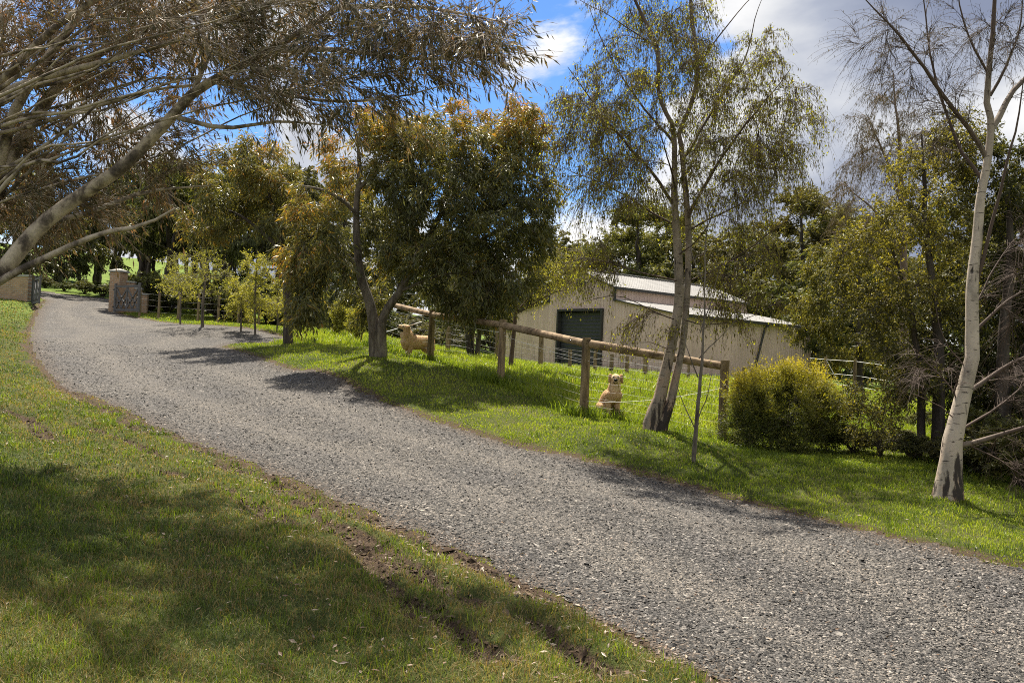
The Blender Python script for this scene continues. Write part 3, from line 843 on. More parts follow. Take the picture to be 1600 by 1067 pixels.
def paddock_fence():
    g = np.random.default_rng(77); base = [np.array([*p, gz(*p)]) for p in FENCE_XY]
    f = thing('paddock_fence', base[2], 'post and round rail timber fence with wire mesh around the dogs paddock', 'fence'); o = base[2]
    H = [c[3] for c in FENCE_PX]
    for i, (p, h) in enumerate(zip(base, H)):
        t = p + [0.0, 0, h]; q = p - [g.normal(0, .012), 0, .15]
        mb = log(q - o, t - o, .086, .078, g); mb.build('post', M_POST, f, True)
    for i in range(len(base) - 1):
        d = nrm(base[i + 1] - base[i]); z0 = H[i] - .11; z1 = H[i + 1] - .11
        a = base[i] + [0, 0, z0] + d * (.07 if i else -.18); b_ = base[i + 1] + [0, 0, z1] - d * .07
        log(a - o, b_ - o, .078, .070, g, 9, 12, .004).build('rail', M_RAIL, f, True)
        # stock mesh hung behind the rail
        mb = MB(); L = np.linalg.norm((base[i + 1] - base[i])[:2]); n = int(L / .22); nn = np.array([-d[1], d[0], 0]); nn = nn / np.linalg.norm(nn) * .09
        foot = lambda t: (lambda c: np.array([c[0], c[1], gz(c[0], c[1])]))(base[i] * (1 - t) + base[i + 1] * t) + nn - o
        ft = [foot(k / n) for k in range(n + 1)]
        for q in ft: mb.tube([q + [0, 0, .03], q + [0, 0, 1.08]], .0016, 3, False)
        for hh in (.05, .2, .35, .5, .65, .8, .95, 1.08): mb.tube([q + [0, 0, hh] for q in ft], .0017, 3, False)
        mb.build('wire_mesh', M_WIRE, f)
    # white tape and slack stays
    tape = MB()
    P0 = [b + np.array([0.05, -.10, 0]) for b in base]
    for i, (ha, hb, sag) in enumerate(((1.10, 1.12, .01), (1.1, 1.08, .02), (1.02, 1.02, .03), (1.22, 1.18, .10))):
        q = [(P0[i] + [0, 0, ha]) * (1 - t) + (P0[i + 1] + [0, 0, hb]) * t - [0, 0, sag * 4 * t * (1 - t)] - o for t in np.linspace(0, 1, 9)]; tape.tube(q, 0.0055 if i < 2 else .0032, 4, False)
    q = [(P0[3] + [0, 0, .28]) * (1 - t) + (P0[4] + [0, 0, 1.0]) * t - [0, 0, .1 * 4 * t * (1 - t)] - o for t in np.linspace(0, 1, 9)]; tape.tube(q, .0032, 4, False)
    tape.build('electric_tape', M_WHITE, f)
    st = MB(); a = base[0] + [.05, .1, .15]; b_ = base[1] + [-.25, .1, 1.05]
    st.tube([a - o + [0, 0, .25], b_ - o], .013, 5, False); st.build('brace_stay', M_WHITE, f)


def yard_fence():
    g = np.random.default_rng(78)
    L = [(700, 545, 29, 1.2, .08), (737, 560, 29, 1.25, .07), (775, 565, 29.5, 1.3, .07), (844, 570, 30, 1.28, .09), (890, 577, 31, .85, .07), (929, 579, 31.5, .9, .07), (955, 582, 32, .85, .075), (979, 584, 32, .8, .075), (1008, 582, 31, 1.05, .08), (1075, 592, 31, .95, .05), (1162, 590, 31.5, .7, .09)]
    B = [(*P(a, b, Y)[:2], h, r) for a, b, Y, h, r in L]; o = np.array([B[4][0], B[4][1], gz(*B[4][:2])])
    f = thing('yard_fence', o, 'low farther fence of uneven thin posts and wire before the shed', 'fence')
    for x, y, h, r in B:
        p = np.array([x, y, gz(x, y)]); log(p - o - [0, 0, .15], p - o + [0, 0, h], r, r * .92, g, 6, 8).build('post', M_POST, f, True)
    p, q = [np.array([B[i][0], B[i][1], gz(*B[i][:2]) + B[i][2] - .05]) for i in (7, 8)]
    log(p - o + [-.05, 0, .25], q - o + [.1, 0, .02], .06, .05, g, 5, 8).build('rail', M_RAIL, f, True)
    mb = MB()
    for hh in (.15, .32, .49, .66, .83):
        mb.tube([np.array([x, y - .06, gz(x, y) + hh]) - o for x, y, h, r in B[:10]], .005, 3, False)
    for a, b in zip(B[:9], B[1:10]):
        for t in np.linspace(0, 1, 8)[:-1]:
            x, y = a[0] * (1 - t) + b[0] * t, a[1] * (1 - t) + b[1] * t - .06; z = gz(x, y); mb.tube([np.array([x, y, z + .1]) - o, np.array([x, y, z + .83]) - o], .004, 3, False)
    mb.build('wire_mesh', M_WIRE, f)


def side_wire_fence():
    g = np.random.default_rng(79); L = [(1262, 608, 24, 1.05), (1288, 612, 23.5, 1.05), (1335, 618, 22.5, 1.05), (1402, 628, 21, 1.1)]
    B = [np.array([*P(a, b, Y)[:2], 0]) for a, b, Y, h in L]
    for p in B: p[2] = gz(p[0], p[1])
    o = B[1]; f = thing('wire_fence', o, 'plain white wire fence with slim posts behind the golden bush', 'fence')
    for p in B: log(p - o - [0, 0, .1], p - o + [0, 0, 1.05], .045, .04, g, 5, 7).build('post', M_POST, f, True)
    mb = MB()
    for hh in (.35, .62, .98): mb.tube([p - o + [0, -.05, hh] for p in B], .005, 4, False)
    mb.tube([B[1] - o + [0, -.05, .98], B[1] * .55 + B[2] * .45 - o + [0, -.05, .4]], .006, 4, False); mb.build('wire', M_WHITE, f)


paddock_fence(); yard_fence(); side_wire_fence()


# ------------------------------------------------------------------ gateway
def mat_brick(name):
    m, nt, out = new_mat(name)
    tc = nd(nt, 'ShaderNodeTexCoord'); mp = nd(nt, 'ShaderNodeMapping'); mp.inputs['Rotation'].default_value = (math.radians(90), 0, 0)
    nt.links.new(tc.outputs['Object'], mp.inputs[0])
    b = nd(nt, 'ShaderNodeTexBrick', i_Scale=1.0, i_Mortar_Size=0.012, i_Brick_Width=0.24, i_Row_Height=0.086)
    b.inputs['Color1'].default_value = (0.42, 0.26, 0.155, 1); b.inputs['Color2'].default_value = (0.30, 0.19, 0.12, 1); b.inputs['Mortar'].default_value = (0.36, 0.32, 0.27, 1)
    nt.links.new(mp.outputs[0], b.inputs['Vector'])
    n = noise(nt, 6, 5, .6); c = mix(nt, .5, b.outputs[0], mix(nt, 1, b.outputs[0], ramp(nt, n, [(.3, (.6, .6, .6)), (.7, (1.3, 1.25, 1.2))]), 'MULTIPLY'))
    pbsdf(nt, out, c, .9, .2, math_(nt, 'SUBTRACT', 1.0, b.outputs[1]), .6, .01)
    return m


M_BRICK = mat_brick("tan_brick"); M_CAP = mat_plain("grey_concrete_cap", (0.30, 0.29, 0.27), .85, var=.25)
M_GATE = mat_plain("weathered_grey_gate_timber", (0.105, 0.10, 0.10), .8, var=.3, stretch=(1, 1, 3)); M_GATED = mat_plain("black_gate_iron", (0.02, 0.02, 0.022), .5)


def gateway():
    pb = G(183, 485, 40.0); z = pb[2]
    t = thing('gate_pillar', pb, 'square tan brick gate pillar with a grey pyramid cap', 'pillar', rz=-.25)
    m = MB(); m.box((0, 0, .80), (.52, .52, 2.0)); m.build('shaft', M_BRICK, t)
    m = MB(); m.box((0, 0, 1.84), (.64, .64, .08)); m.box((0, 0, 1.93), (.60, .60, .10), taper=.12); m.build('cap', M_CAP, t)
    wz = thing('brick_wall', pb + [.32, .05, 0], 'short tan brick wing wall stepping down beside the gate pillar', 'wall', rz=.15)
    m = MB(); m.box((.16, .25, .50), (.34, .28, 1.75)); m.box((.49, .25, .37), (.315, .28, 1.45)); m.box((.78, .25, .25), (.26, .28, 1.2)); m.build('brickwork', M_BRICK, wz)
    m = MB(); m.box((.17, .25, 1.415), (.36, .36, .08)); m.box((.505, .25, 1.135), (.31, .36, .08)); m.box((.79, .25, .89), (.26, .36, .08)); m.build('coping', M_CAP, wz)

    def leaf(root, Lg=1.75, h=1.22):
        for x in (.06, Lg - .06):
            m = MB(); m.box((x, 0, h / 2 + .06), (.12, .07, h + .06)); m.build('stile', M_GATE, root)
        m = MB(); m.box((Lg / 2, 0, h - .06), (Lg - .26, .055, .10)); m.build('rail', M_GATE, root)
        m = MB(); m.box((Lg / 2, 0, .12), (Lg - .26, .055, .10)); m.build('rail', M_GATE, root)
        m = MB()
        for k in range(2):
            x0 = .14 + k * (Lg - .28) / 2; x1 = x0 + (Lg - .28) / 2; xm = (x0 + x1) / 2
            for (a, b) in (((x0, .2), (x1, h - .14)), ((x1, .2), (x0, h - .14)), ((xm, .18), (x0 + .05, h * .55)), ((xm, .18), (x1 - .05, h * .55))):
                m.bar((a[0], .003 * k, a[1]), (b[0], .003 * k, b[1]), .07, .035, (0, 1, 0))
        m.box((Lg / 2, .004, h / 2), (.09, .045, h - .3)); m.build('brace', M_GATE, root)
        for zz in (.25, h - .2):
            m = MB(); m.box((-.03, 0, zz), (.10, .09, .05)); m.build('hinge', M_GATED, root)
    a = np.array(P(178, 486, 39.6)[:2]); b = np.array(P(217, 492, 38.4)[:2])
    gt = thing('gate', (*a, gz(*a) + .02), 'open grey timber gate leaf with crossed braces before the brick pillar', 'gate', rz=math.atan2(b[1] - a[1], b[0] - a[0])); leaf(gt, float(np.linalg.norm(b - a)))
    a2 = np.array(P(52, 476, 40.3)[:2]); d2 = np.array(P(53, 478, 38.6)[:2]) - a2
    g2 = dup(gt, (*a2, gz(*a2) + .02), math.atan2(d2[1], d2[0]) + .10, None, 'grey gate leaf seen edge on at the end of the left brick wall')
    gt['group'] = g2['group'] = 'pair of driveway gate leaves'
    # left wall
    e = np.array(P(47, 475, 41.0)); s = np.array(P(-90, 470, 42.5)); w0 = np.array([e[0], e[1], gz(e[0], e[1])]); dd = s[:2] - e[:2]
    lw = thing('brick_wall', w0, 'long low tan brick wall left of the driveway entrance', 'wall', rz=math.atan2(dd[1], dd[0])); L = float(np.linalg.norm(dd))
    m = MB(); m.box((L / 2, 0, .40), (L, .34, 1.5)); m.build('brickwork', M_BRICK, lw)
    m = MB(); m.box((L / 2, 0, 1.19), (L + .06, .42, .08)); m.build('coping', M_CAP, lw)
    p = np.array(P(52, 476, 40.7)); ps = thing('gate_post', (p[0], p[1], gz(p[0], p[1])), 'black iron post closing the end of the left brick wall', 'post')
    m = MB(); m.box((0, 0, .5), (.16, .16, 1.35)); m.build('shaft', M_GATED, ps); m = MB(); m.box((0, 0, 1.2), (.2, .2, .05)); m.build('cap', M_GATED, ps)
    # rail fence running right from the gate under the gums
    q0 = P(218, 490, 38.6); q1 = P(470, 515, 36.5); g = np.random.default_rng(5)
    fb = np.array([q0[0], q0[1], gz(q0[0], q0[1])]); f = thing('boundary_fence', fb, 'dark wire boundary fence running right from the open gate under the gums', 'fence')
    PT = []
    for t_ in np.linspace(0, 1, 9):
        x, y = (q0 * (1 - t_) + q1 * t_)[:2]; PT.append(np.array([x, y, gz(x, y)]) - fb)
    for p in PT: log(p - [0, 0, .1], p + [0, 0, 1.15], .06, .055, g, 4, 7).build('post', M_POST, f, True)
    m = MB()
    for hh in (.25, .5, .75, 1.0): m.tube([p + [0, -.07, hh] for p in PT], .0025, 3, False)
    m.build('wire', M_WIRE, f)


gateway()


# ------------------------------------------------------------------ dogs
def mat_fur(name):
    m, nt, out = new_mat(name)
    n = noise(nt, 5, 5, .6); c = ramp(nt, n, [(.3, (.56, .38, .22)), (.55, (.69, .50, .32)), (.8, (.79, .64, .46))])
    n2 = noise(nt, 60, 3, .6, 0, (.3, 1, 1)); c = mix(nt, .4, c, mix(nt, 1, c, ramp(nt, n2, [(.3, (.85, .83, .8)), (.7, (1.1, 1.1, 1.1))]), 'MULTIPLY'))
    pbsdf(nt, out, c, .85, .15, n2, .8, .01)
    return m


M_FUR = mat_fur("golden_fur")
M_FURS = mat_leaf("golden_fur_strand", [(0, (.53, .35, .19)), (.5, (.71, .53, .34)), (1, (.86, .73, .55))], .5, (1.15, 1.08, .95), .1, .8)
M_EAR = mat_plain("darker_ear_fur", (.48, .31, .17), .85, var=.25, scale=30, spec=.1)
M_BLACK = mat_plain("black_nose", (0.012, 0.011, 0.011), .35)


def capsule(bm_v, bm_f, a, b, ra, rb, flat=(1, 1, 1)):
    a = np.array(a, float); b = np.array(b, float); d = b - a; L = np.linalg.norm(d); t = d / L if L > 1e-6 else np.array([0, 0, 1.0])
    x = np.cross(t, (0, 0, 1.0) if abs(t[2]) < .9 else (1.0, 0, 0)); x /= np.linalg.norm(x); y = np.cross(t, x)
    rings = []; S = 16
    for k in range(1, 6): f = -math.pi / 2 + k * math.pi / 12; rings.append((a + t * ra * math.sin(f), ra * math.cos(f)))
    rings.append((a, ra)); rings.append(((a + b) / 2, (ra + rb) / 2)); rings.append((b, rb))
    for k in range(1, 6): f = k * math.pi / 12; rings.append((b + t * rb * math.sin(f), rb * math.cos(f)))
    base = sum(len(v) for v in bm_v); V = [a - t * ra]
    for c, r in rings:
        for j in range(S): q = 2 * math.pi * j / S; V.append(c + r * (math.cos(q) * x + math.sin(q) * y))
    V.append(b + t * rb); V = np.array(V)
    c = (a + b) / 2; V = c + (V - c) * np.array(flat)
    F = []; n = len(rings)
    for j in range(S): F.append((base, base + 1 + (j + 1) % S, base + 1 + j)); F.append((base + len(V) - 1, base + 1 + (n - 1) * S + j, base + 1 + (n - 1) * S + (j + 1) % S))
    for i in range(n - 1):
        for j in range(S): F.append((base + 1 + i * S + j, base + 1 + i * S + (j + 1) % S, base + 1 + (i + 1) * S + (j + 1) % S, base + 1 + (i + 1) * S + j))
    bm_v.append(V); bm_f += F


def dog(label, loc, rz, caps, nose, eyes, mouth, ears, flow, scale, seed, group):
    g = np.random.default_rng(seed)
    r = thing('dog', loc, label, 'dog', group, rz); r.scale = (scale,) * 3
    V = []; F = []
    for c in caps: capsule(V, F, *c)
    me = bpy.data.meshes.new("dog_form"); me.from_pydata(np.concatenate(V).tolist(), [], F); tmp = bpy.data.objects.new("dog_form", me); COL.objects.link(tmp)
    md = tmp.modifiers.new("r", 'REMESH'); md.mode = 'VOXEL'; md.voxel_size = .011
    sm = tmp.modifiers.new("s", 'SMOOTH'); sm.factor = .5; sm.iterations = 5
    dg = bpy.context.evaluated_depsgraph_get(); body = bpy.data.meshes.new_from_object(tmp.evaluated_get(dg)); bpy.data.objects.remove(tmp)
    body.materials.clear(); body.materials.append(M_FUR); body.polygons.foreach_set('use_smooth', np.ones(len(body.polygons), bool))
    o = bpy.data.objects.new('body', body); COL.objects.link(o); o.parent = r
    n = len(body.vertices); co = np.empty(n * 3, np.float32); no = np.empty(n * 3, np.float32); body.vertices.foreach_get('co', co); body.vertices.foreach_get('normal', no)
    co = co.reshape(-1, 3); no = no.reshape(-1, 3); k = g.integers(0, n, 11000); p = co[k] + no[k] * .001
    keep = (p[:, 2] > .03) & (np.linalg.norm(p - np.array(nose), axis=1) > .045)
    for q_ in list(eyes) + [(np.array(k_[0]) + np.array(k_[1])) / 2 for k_ in mouth]: keep &= np.linalg.norm(p - np.array(q_), axis=1) > .032
    keep = keep; p = p[keep]; nn = no[k][keep]
    fl = flow(p); A = nrm(fl - (fl * nn).sum(1, keepdims=True) * nn * .95) * .9 + nn * .26 + g.normal(0, .10, p.shape)
    head = np.linalg.norm(p - np.array(nose), axis=1) < .20; Ln = np.where(head, g.uniform(.006, .012, len(p)), g.uniform(.012, .030, len(p)))
    S = np.cross(nrm(A), nn)
    leaf_mesh('fur', p, A, S, Ln, Ln * .16 + .0015, np.clip(.5 + .3 * (fbm(p[:, 0] * 9, p[:, 2] * 9, 1, 3, 4) - .5) * 2 + g.normal(0, .08, len(p)), 0, 1), M_FURS, r)
    m = MB(); vv = []; ff = []; capsule(vv, ff, np.array(nose) - [0, .008, 0], np.array(nose) + [0, .008, 0], .026, .026)
    me = bpy.data.meshes.new('nose'); me.from_pydata(np.concatenate(vv).tolist(), [], ff); me.materials.append(M_BLACK); oo = bpy.data.objects.new('nose', me); COL.objects.link(oo); oo.parent = r
    for e in eyes:
        vv = []; ff = []; capsule(vv, ff, np.array(e), np.array(e) + [.001, 0, 0], .0165, .0165)
        me = bpy.data.meshes.new('eye'); me.from_pydata(np.concatenate(vv).tolist(), [], ff); me.materials.append(M_BLACK); oo = bpy.data.objects.new('eye', me); COL.objects.link(oo); oo.parent = r
    for ea, eb, er in ears:
        vv = []; ff = []; capsule(vv, ff, ea, eb, er, er * .72, (1, .62, 1))
        me = bpy.data.meshes.new('ear'); me.from_pydata(np.concatenate(vv).tolist(), [], ff); me.materials.append(M_EAR); me.polygons.foreach_set('use_smooth', np.ones(len(me.polygons), bool)); oo = bpy.data.objects.new('ear', me); COL.objects.link(oo); oo.parent = r
    vv = []; ff = []
    for mm in mouth: capsule(vv, ff, *mm)
    me = bpy.data.meshes.new('mouth'); me.from_pydata(np.concatenate(vv).tolist(), [], ff); me.materials.append(M_BLACK); oo = bpy.data.objects.new('mouth', me); COL.objects.link(oo); oo.parent = r
    return r


def both(*caps):
    out = []
    for a, b, ra, rb, *fl in caps:
        for s in (1, -1): out.append(((a[0], a[1] * s, a[2]), (b[0], b[1] * s, b[2]), ra, rb, *(fl or [])))
    return out


SIT = [((.10, 0, .39), (.01, 0, .34), .128, .140), ((0, 0, .34), (-.09, 0, .25), .140, .130), ((-.09, 0, .25), (-.15, 0, .15), .130, .130), ((.10, 0, .40), (.12, 0, .52), .120, .100), ((.12, 0, .50), (.15, 0, .62), .100, .082),
       ((.155, 0, .655), (.19, 0, .655), .082, .078), ((.20, 0, .63), (.285, 0, .612), .050, .038), ((.15, 0, .61), (.19, 0, .60), .075, .06), ((-.26, 0, .07), (-.46, .06, .045), .05, .03)]
SIT += both(((.10, .085, .38), (.075, .09, .24), .075, .052), ((.075, .09, .24), (.125, .085, .06), .050, .036), ((.125, .085, .035), (.165, .085, .03), .036, .034), ((-.13, .08, .16), (-.01, .125, .17), .095, .068), ((-.01, .125, .16), (-.10, .125, .05), .058, .038), ((-.10, .125, .035), (.07, .13, .03), .036, .034),
            )
def turn(caps, piv, ang):
    c, s = math.cos(ang), math.sin(ang); pv = np.array(piv)
    f = lambda q: (lambda d: pv + np.array([d[0] * c - d[1] * s, d[0] * s + d[1] * c, d[2]]))(np.array(q, float) - pv)
    return [(f(k[0]), f(k[1]), *k[2:]) for k in caps], f


HEAD_I = [i for i, k in enumerate(SIT) if k[0][2] > .56]
_h, HEAD_F = turn([SIT[i] for i in HEAD_I], (.145, 0, .6), math.radians(-34))
for i, k in zip(HEAD_I, _h): SIT[i] = k
STD = [((.25, 0, .42), (.05, 0, .43), .17, .175), ((.05, 0, .43), (-.16, 0, .46), .175, .145), ((-.16, 0, .46), (-.28, 0, .46), .145, .14), ((.24, 0, .47), (.30, 0, .58), .175, .155), ((.30, 0, .58), (.33, 0, .68), .155, .120), ((.33, 0, .42), (.32, 0, .32), .12, .08),
       ((.335, 0, .735), (.365, 0, .745), .112, .104), ((.39, 0, .73), (.49, 0, .775), .070, .055), ((.35, 0, .66), (.40, 0, .68), .085, .060), ((-.37, 0, .46), (-.42, .02, .28), .05, .03), ((.22, 0, .36), (-.1, 0, .37), .12, .10)]
STD += both(((.27, .085, .42), (.23, .095, .29), .08, .055), ((.23, .095, .29), (.25, .09, .07), .050, .035), ((.25, .09, .035), (.29, .09, .03), .036, .034), ((-.29, .085, .43), (-.21, .10, .28), .105, .068), ((-.21, .10, .28), (-.35, .10, .17), .060, .038), ((-.35, .10, .17), (-.33, .10, .05), .036, .034), ((-.33, .10, .035), (-.29, .10, .03), .036, .034),
            )
sp_ = G(952, 648, 16.75)
dog('golden dog sitting upright in the grass facing the camera beyond the rail', sp_ - [0, 0, .01], math.radians(-62), SIT, HEAD_F((.315, 0, .634)), [HEAD_F((.245, .036, .682)), HEAD_F((.245, -.036, .682))], [(HEAD_F((.292, -.022, .594)), HEAD_F((.292, .022, .594)), .017, .017)], [(HEAD_F((.140, .088 * s, .695)), HEAD_F((.160, .108 * s, .605)), .040) for s in (1, -1)],
    lambda p: np.stack([-.25 - .0 * p[:, 0], .3 * np.sign(p[:, 1]), -1 + 0 * p[:, 0]], 1), 1.12, 5, 'two golden dogs in the paddock')
st_ = G(652, 560, 23.3)
dog('golden dog standing side on with its muzzle lifted between trunk and fence post', st_ - [0, 0, .01], math.radians(211), STD, (.545, 0, .805), [(.435, .064, .795), (.435, -.064, .795)], [((.43, -.04, .685), (.515, -.01, .735), .030, .022), ((.43, .04, .685), (.515, .01, .735), .030, .022)], [((.315, .112 * s, .765), (.300, .128 * s, .650), .048) for s in (1, -1)],
    lambda p: np.stack([-1 + 0 * p[:, 0], 0 * p[:, 0], -.55 - .8 * (p[:, 2] < .42)], 1), 1.10, 6, 'two golden dogs in the paddock')

# ------------------------------------------------------------------ trees
class Tree:
    def __init__(s, base, seed=0):
        s.base = np.asarray(base, float); s.g = np.random.default_rng(seed)
        s.N = np.zeros((60000, 3)); s.T = np.zeros((60000, 3)); s.R = np.zeros(60000); s.Par = np.full(60000, -1); s.n = 0
        s.lines = []; s.twigs = []; s.br = []

    def _add(s, pts, rad, par):
        m = len(pts); i = s.n
        s.N[i:i + m] = pts; s.R[i:i + m] = rad; s.T[i:i + m] = nrm(np.gradient(pts, axis=0))
        s.Par[i:i + m] = np.arange(i - 1, i + m - 1); s.Par[i] = par; s.n += m
        s.lines.append((np.array(pts), np.array(rad)))

    def limb(s, pts, r, wob=0.0, m=None):
        """a hand-placed limb; r: radii at its control points or (start, end)"""
        L = np.linalg.norm(np.diff(pts, axis=0), axis=1).sum(); m = m or int(np.clip(L * 5, 8, 40))
        q = catmull(pts, m); rr = np.interp(np.linspace(0, 1, m), np.linspace(0, 1, len(r)), r)
        if wob:
            w = np.cumsum(s.g.normal(0, wob, (m, 3)), 0); w -= np.linspace(0, 1, m)[:, None] * w[-1] + w[0] * (1 - np.linspace(0, 1, m))[:, None]; q = q + w
        par = -1
        if s.n: par = int(np.argmin(((s.N[:s.n] - q[0]) ** 2).sum(1)))
        s._add(q, rr, par); return s

    def grow(s, tg, rk=0.012, rmin=0.006, m=8, back=0.5, droop=0.0, wob=0.02, up=0.0, rmax=1.0):
        tg = np.asarray(tg); d0 = np.array([((s.N[:s.n] - t) ** 2).sum(1).min() for t in tg])
        for t in tg[np.argsort(d0)]:
            D = np.linalg.norm(s.N[:s.n] - t, axis=1); j = int(np.argmin(D)); d = D[j]; w = 0.0
            while s.Par[j] >= 0 and w < back * d:
                w += np.linalg.norm(s.N[j] - s.N[s.Par[j]]); j = s.Par[j]
            a = s.N[j]; L = np.linalg.norm(t - a)
            if L < 0.03: continue
            to = (t - a) / L
            c = a + nrm(s.T[j] * 0.7 + to * 0.8 + np.array([0, 0, up])) * L * 0.5
            u = np.linspace(0, 1, m)[:, None]
            q = (1 - u) ** 2 * a + 2 * u * (1 - u) * c + u ** 2 * t
            q[:, 2] -= droop * L * u[:, 0] ** 2.5
            w_ = np.cumsum(s.g.normal(0, wob * L, (m, 3)), 0) * 0.5; q += w_ - w_[:1]
            r0 = min(s.R[j] * 0.75, rk * L + rmin, rmax); rad = r0 + (min(rmin, r0) - r0) * u[:, 0] ** 0.8
            s._add(q, rad, j); s.br.append(q)
        return s

    def sprays(s, n, L, droop, r=0.003, m=5, ahead=0.6, up=0.0, tmin=0.25):
        """n fine twigs from the grown branches"""
        B = s.br; g = s.g; k = g.integers(0, len(B), n)
        wl = np.array([np.linalg.norm(b[-1] - b[0]) for b in B]); k = g.choice(len(B), n, p=wl / wl.sum())
        t = tmin + (1 - tmin) * g.random(n) ** 0.7
        S = np.empty((n, 3)); D = np.empty((n, 3))
        for i in range(n):
            b = B[k[i]]; x = t[i] * (len(b) - 1); j = min(int(x), len(b) - 2); S[i] = b[j] + (b[j + 1] - b[j]) * (x - j); D[i] = b[j + 1] - b[j]
        rd = nrm(g.normal(0, 1, (n, 3))); D = nrm(nrm(D) * ahead + rd * 0.7 + np.array([0, 0, up]))
        Ls = g.uniform(L[0], L[1], n)[:, None, None]; u = np.linspace(0, 1, m)[None, :, None]
        q = S[:, None] + D[:, None] * Ls * (u - 0.25 * min(droop, 1.2) * u ** 2) + np.array([0, 0, -1.0]) * Ls * droop * u ** 1.8
        q += np.cumsum(g.normal(0, 0.02, (n, m, 3)) * Ls, 1) * (u > 0)
        rad = r * (1 - 0.6 * np.linspace(0, 1, m))
        s.twigs.append(q)
        for i in range(n): s.lines.append((q[i], rad))
        return s

    def wood(s, mat, root, name='trunk', sides=8, flare=0.0):
        big = [l for l in s.lines if l[1].max() > 0.02]; small = [l for l in s.lines if l[1].max() <= 0.02]
        mb = MB(); tw = []
        for ls, k in ((big, sides), (small, 4)):
            if not ls: continue
            V, q = tubes(ls, k); mb.add(V, q)
            by = {}
            for p, r in ls: by.setdefault(len(p), []).append(r)
            tw.append(np.concatenate([np.repeat(np.stack(v).ravel(), k) for v in by.values()]))
        V = np.concatenate(mb.v) - s.base; r = np.concatenate(tw)
        if flare:
            z = V[:, 2]; f = np.clip(1 - z / flare, 0, 1)
        return np_mesh(name, V, np.concatenate(mb.q), None, mat, root, True, vattrs={'twig': np.clip(1 - r / 0.05, 0, 1)})

    def leaves(s, n, mat, root, L=(0.08, 0.13), wr=0.16, hang=0.7, out=0.3, tint=None, name='crown', jit=0.02, sel=None, tw=None, fold=0.3):
        tws = np.concatenate(s.twigs) if tw is None else tw
        if sel is not None: tws = tws[sel(tws[:, -1])]
        g = s.g; m = tws.shape[1]; k = g.integers(0, len(tws), n); t = (0.15 + 0.85 * g.random(n) ** 0.8) * (m - 1); j = np.minimum(t.astype(int), m - 2); f = (t - j)[:, None]
        p = tws[k, j] * (1 - f) + tws[k, j + 1] * f + g.normal(0, jit, (n, 3)); d = nrm(tws[k, j + 1] - tws[k, j])
        A = nrm(d * out + nrm(g.normal(0, 1, (n, 3))) * (1 - hang) * 0.9 + np.array([0, 0, -1.0]) * hang)
        S = nrm(np.cross(A, g.normal(0, 1, (n, 3)))); Ln = g.uniform(L[0], L[1], n)
        tt = tint(p, g) if tint else g.random(n)
        return leaf_mesh(name, p - s.base, A, S, Ln, Ln * wr * g.uniform(0.7, 1.3, n), tt, mat, root, fold)


def lobe(g, n, px, py, Y, rx, ry, dep=None, shell=0.45):
    """n points inside an ellipsoid whose middle stands at depth Y; rx, ry in photo pixels"""
    c = P(px, py, Y); k = Y / FPX; r = np.array([rx * k, dep if dep else min(rx, ry) * k * 1.1, ry * k])
    v = nrm(g.normal(0, 1, (n, 3))) * (g.random(n) ** shell)[:, None]
    return c + v * r


def clump(p, s, seed=0):
    return 0.5 * fbm(p[:, 0] + p[:, 1] * 0.7, p[:, 2] + 11 + p[:, 1] * 0.3, s, 3, seed) + 0.5 * fbm(p[:, 1] - p[:, 0] * 0.5, p[:, 2] - 5, s, 3, seed + 7)


def pts(*a): return np.array([P(*q) for q in a])


M_GUM_BARK = mat_bark("smooth_gum_bark", [(0.34, (0.075, 0.06, 0.05)), (0.44, (0.17, 0.135, 0.11)), (0.52, (0.42, 0.345, 0.27)), (0.68, (0.56, 0.47, 0.37))], 5.5, (1, 1, 0.8), 0.006)
M_DARK_BARK = mat_bark("rough_dark_bark", [(0.3, (0.025, 0.02, 0.017)), (0.55, (0.075, 0.06, 0.05)), (0.8, (0.15, 0.125, 0.105))], 7, (1, 1, 0.2), 0.02)
M_BROWN_BARK = mat_bark("grey_brown_bark", [(0.3, (0.05, 0.04, 0.03)), (0.5, (0.15, 0.125, 0.10)), (0.75, (0.30, 0.26, 0.21))], 7, (1, 1, 0.3), 0.012)
M_TWIG = mat_plain("red_brown_twig", (0.11, 0.07, 0.055), 0.8)
M_BIRCH = mat_birch("birch_bark", (0.30, 0.245, 0.19), 1.6)
M_BIRCH_OLD = mat_birch("pale_birch_bark", (0.46, 0.385, 0.31), 0.8)
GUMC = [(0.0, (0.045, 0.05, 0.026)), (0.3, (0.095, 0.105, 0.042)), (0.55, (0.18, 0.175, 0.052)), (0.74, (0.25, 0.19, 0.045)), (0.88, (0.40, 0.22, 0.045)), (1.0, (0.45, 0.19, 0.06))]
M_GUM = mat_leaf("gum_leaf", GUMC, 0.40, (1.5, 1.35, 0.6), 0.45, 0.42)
M_RUST = mat_leaf("bronze_gum_leaf", [(0.0, (0.035, 0.034, 0.02)), (0.35, (0.095, 0.095, 0.045)), (0.65, (0.18, 0.13, 0.065)), (1.0, (0.34, 0.19, 0.11))], 0.36, (1.5, 1.2, 0.8), 0.4, 0.45)
M_BIRCHLEAF = mat_leaf("birch_leaf", [(0.0, (0.09, 0.10, 0.02)), (0.5, (0.23, 0.235, 0.04)), (1.0, (0.46, 0.40, 0.07))], 0.5, (1.5, 1.5, 0.5))
M_CATKIN = mat_leaf("birch_catkin", [(0.0, (0.06, 0.048, 0.022)), (0.5, (0.15, 0.125, 0.04)), (1.0, (0.32, 0.27, 0.07))], 0.25, (1.4, 1.3, 0.7), 0.2, 0.7)
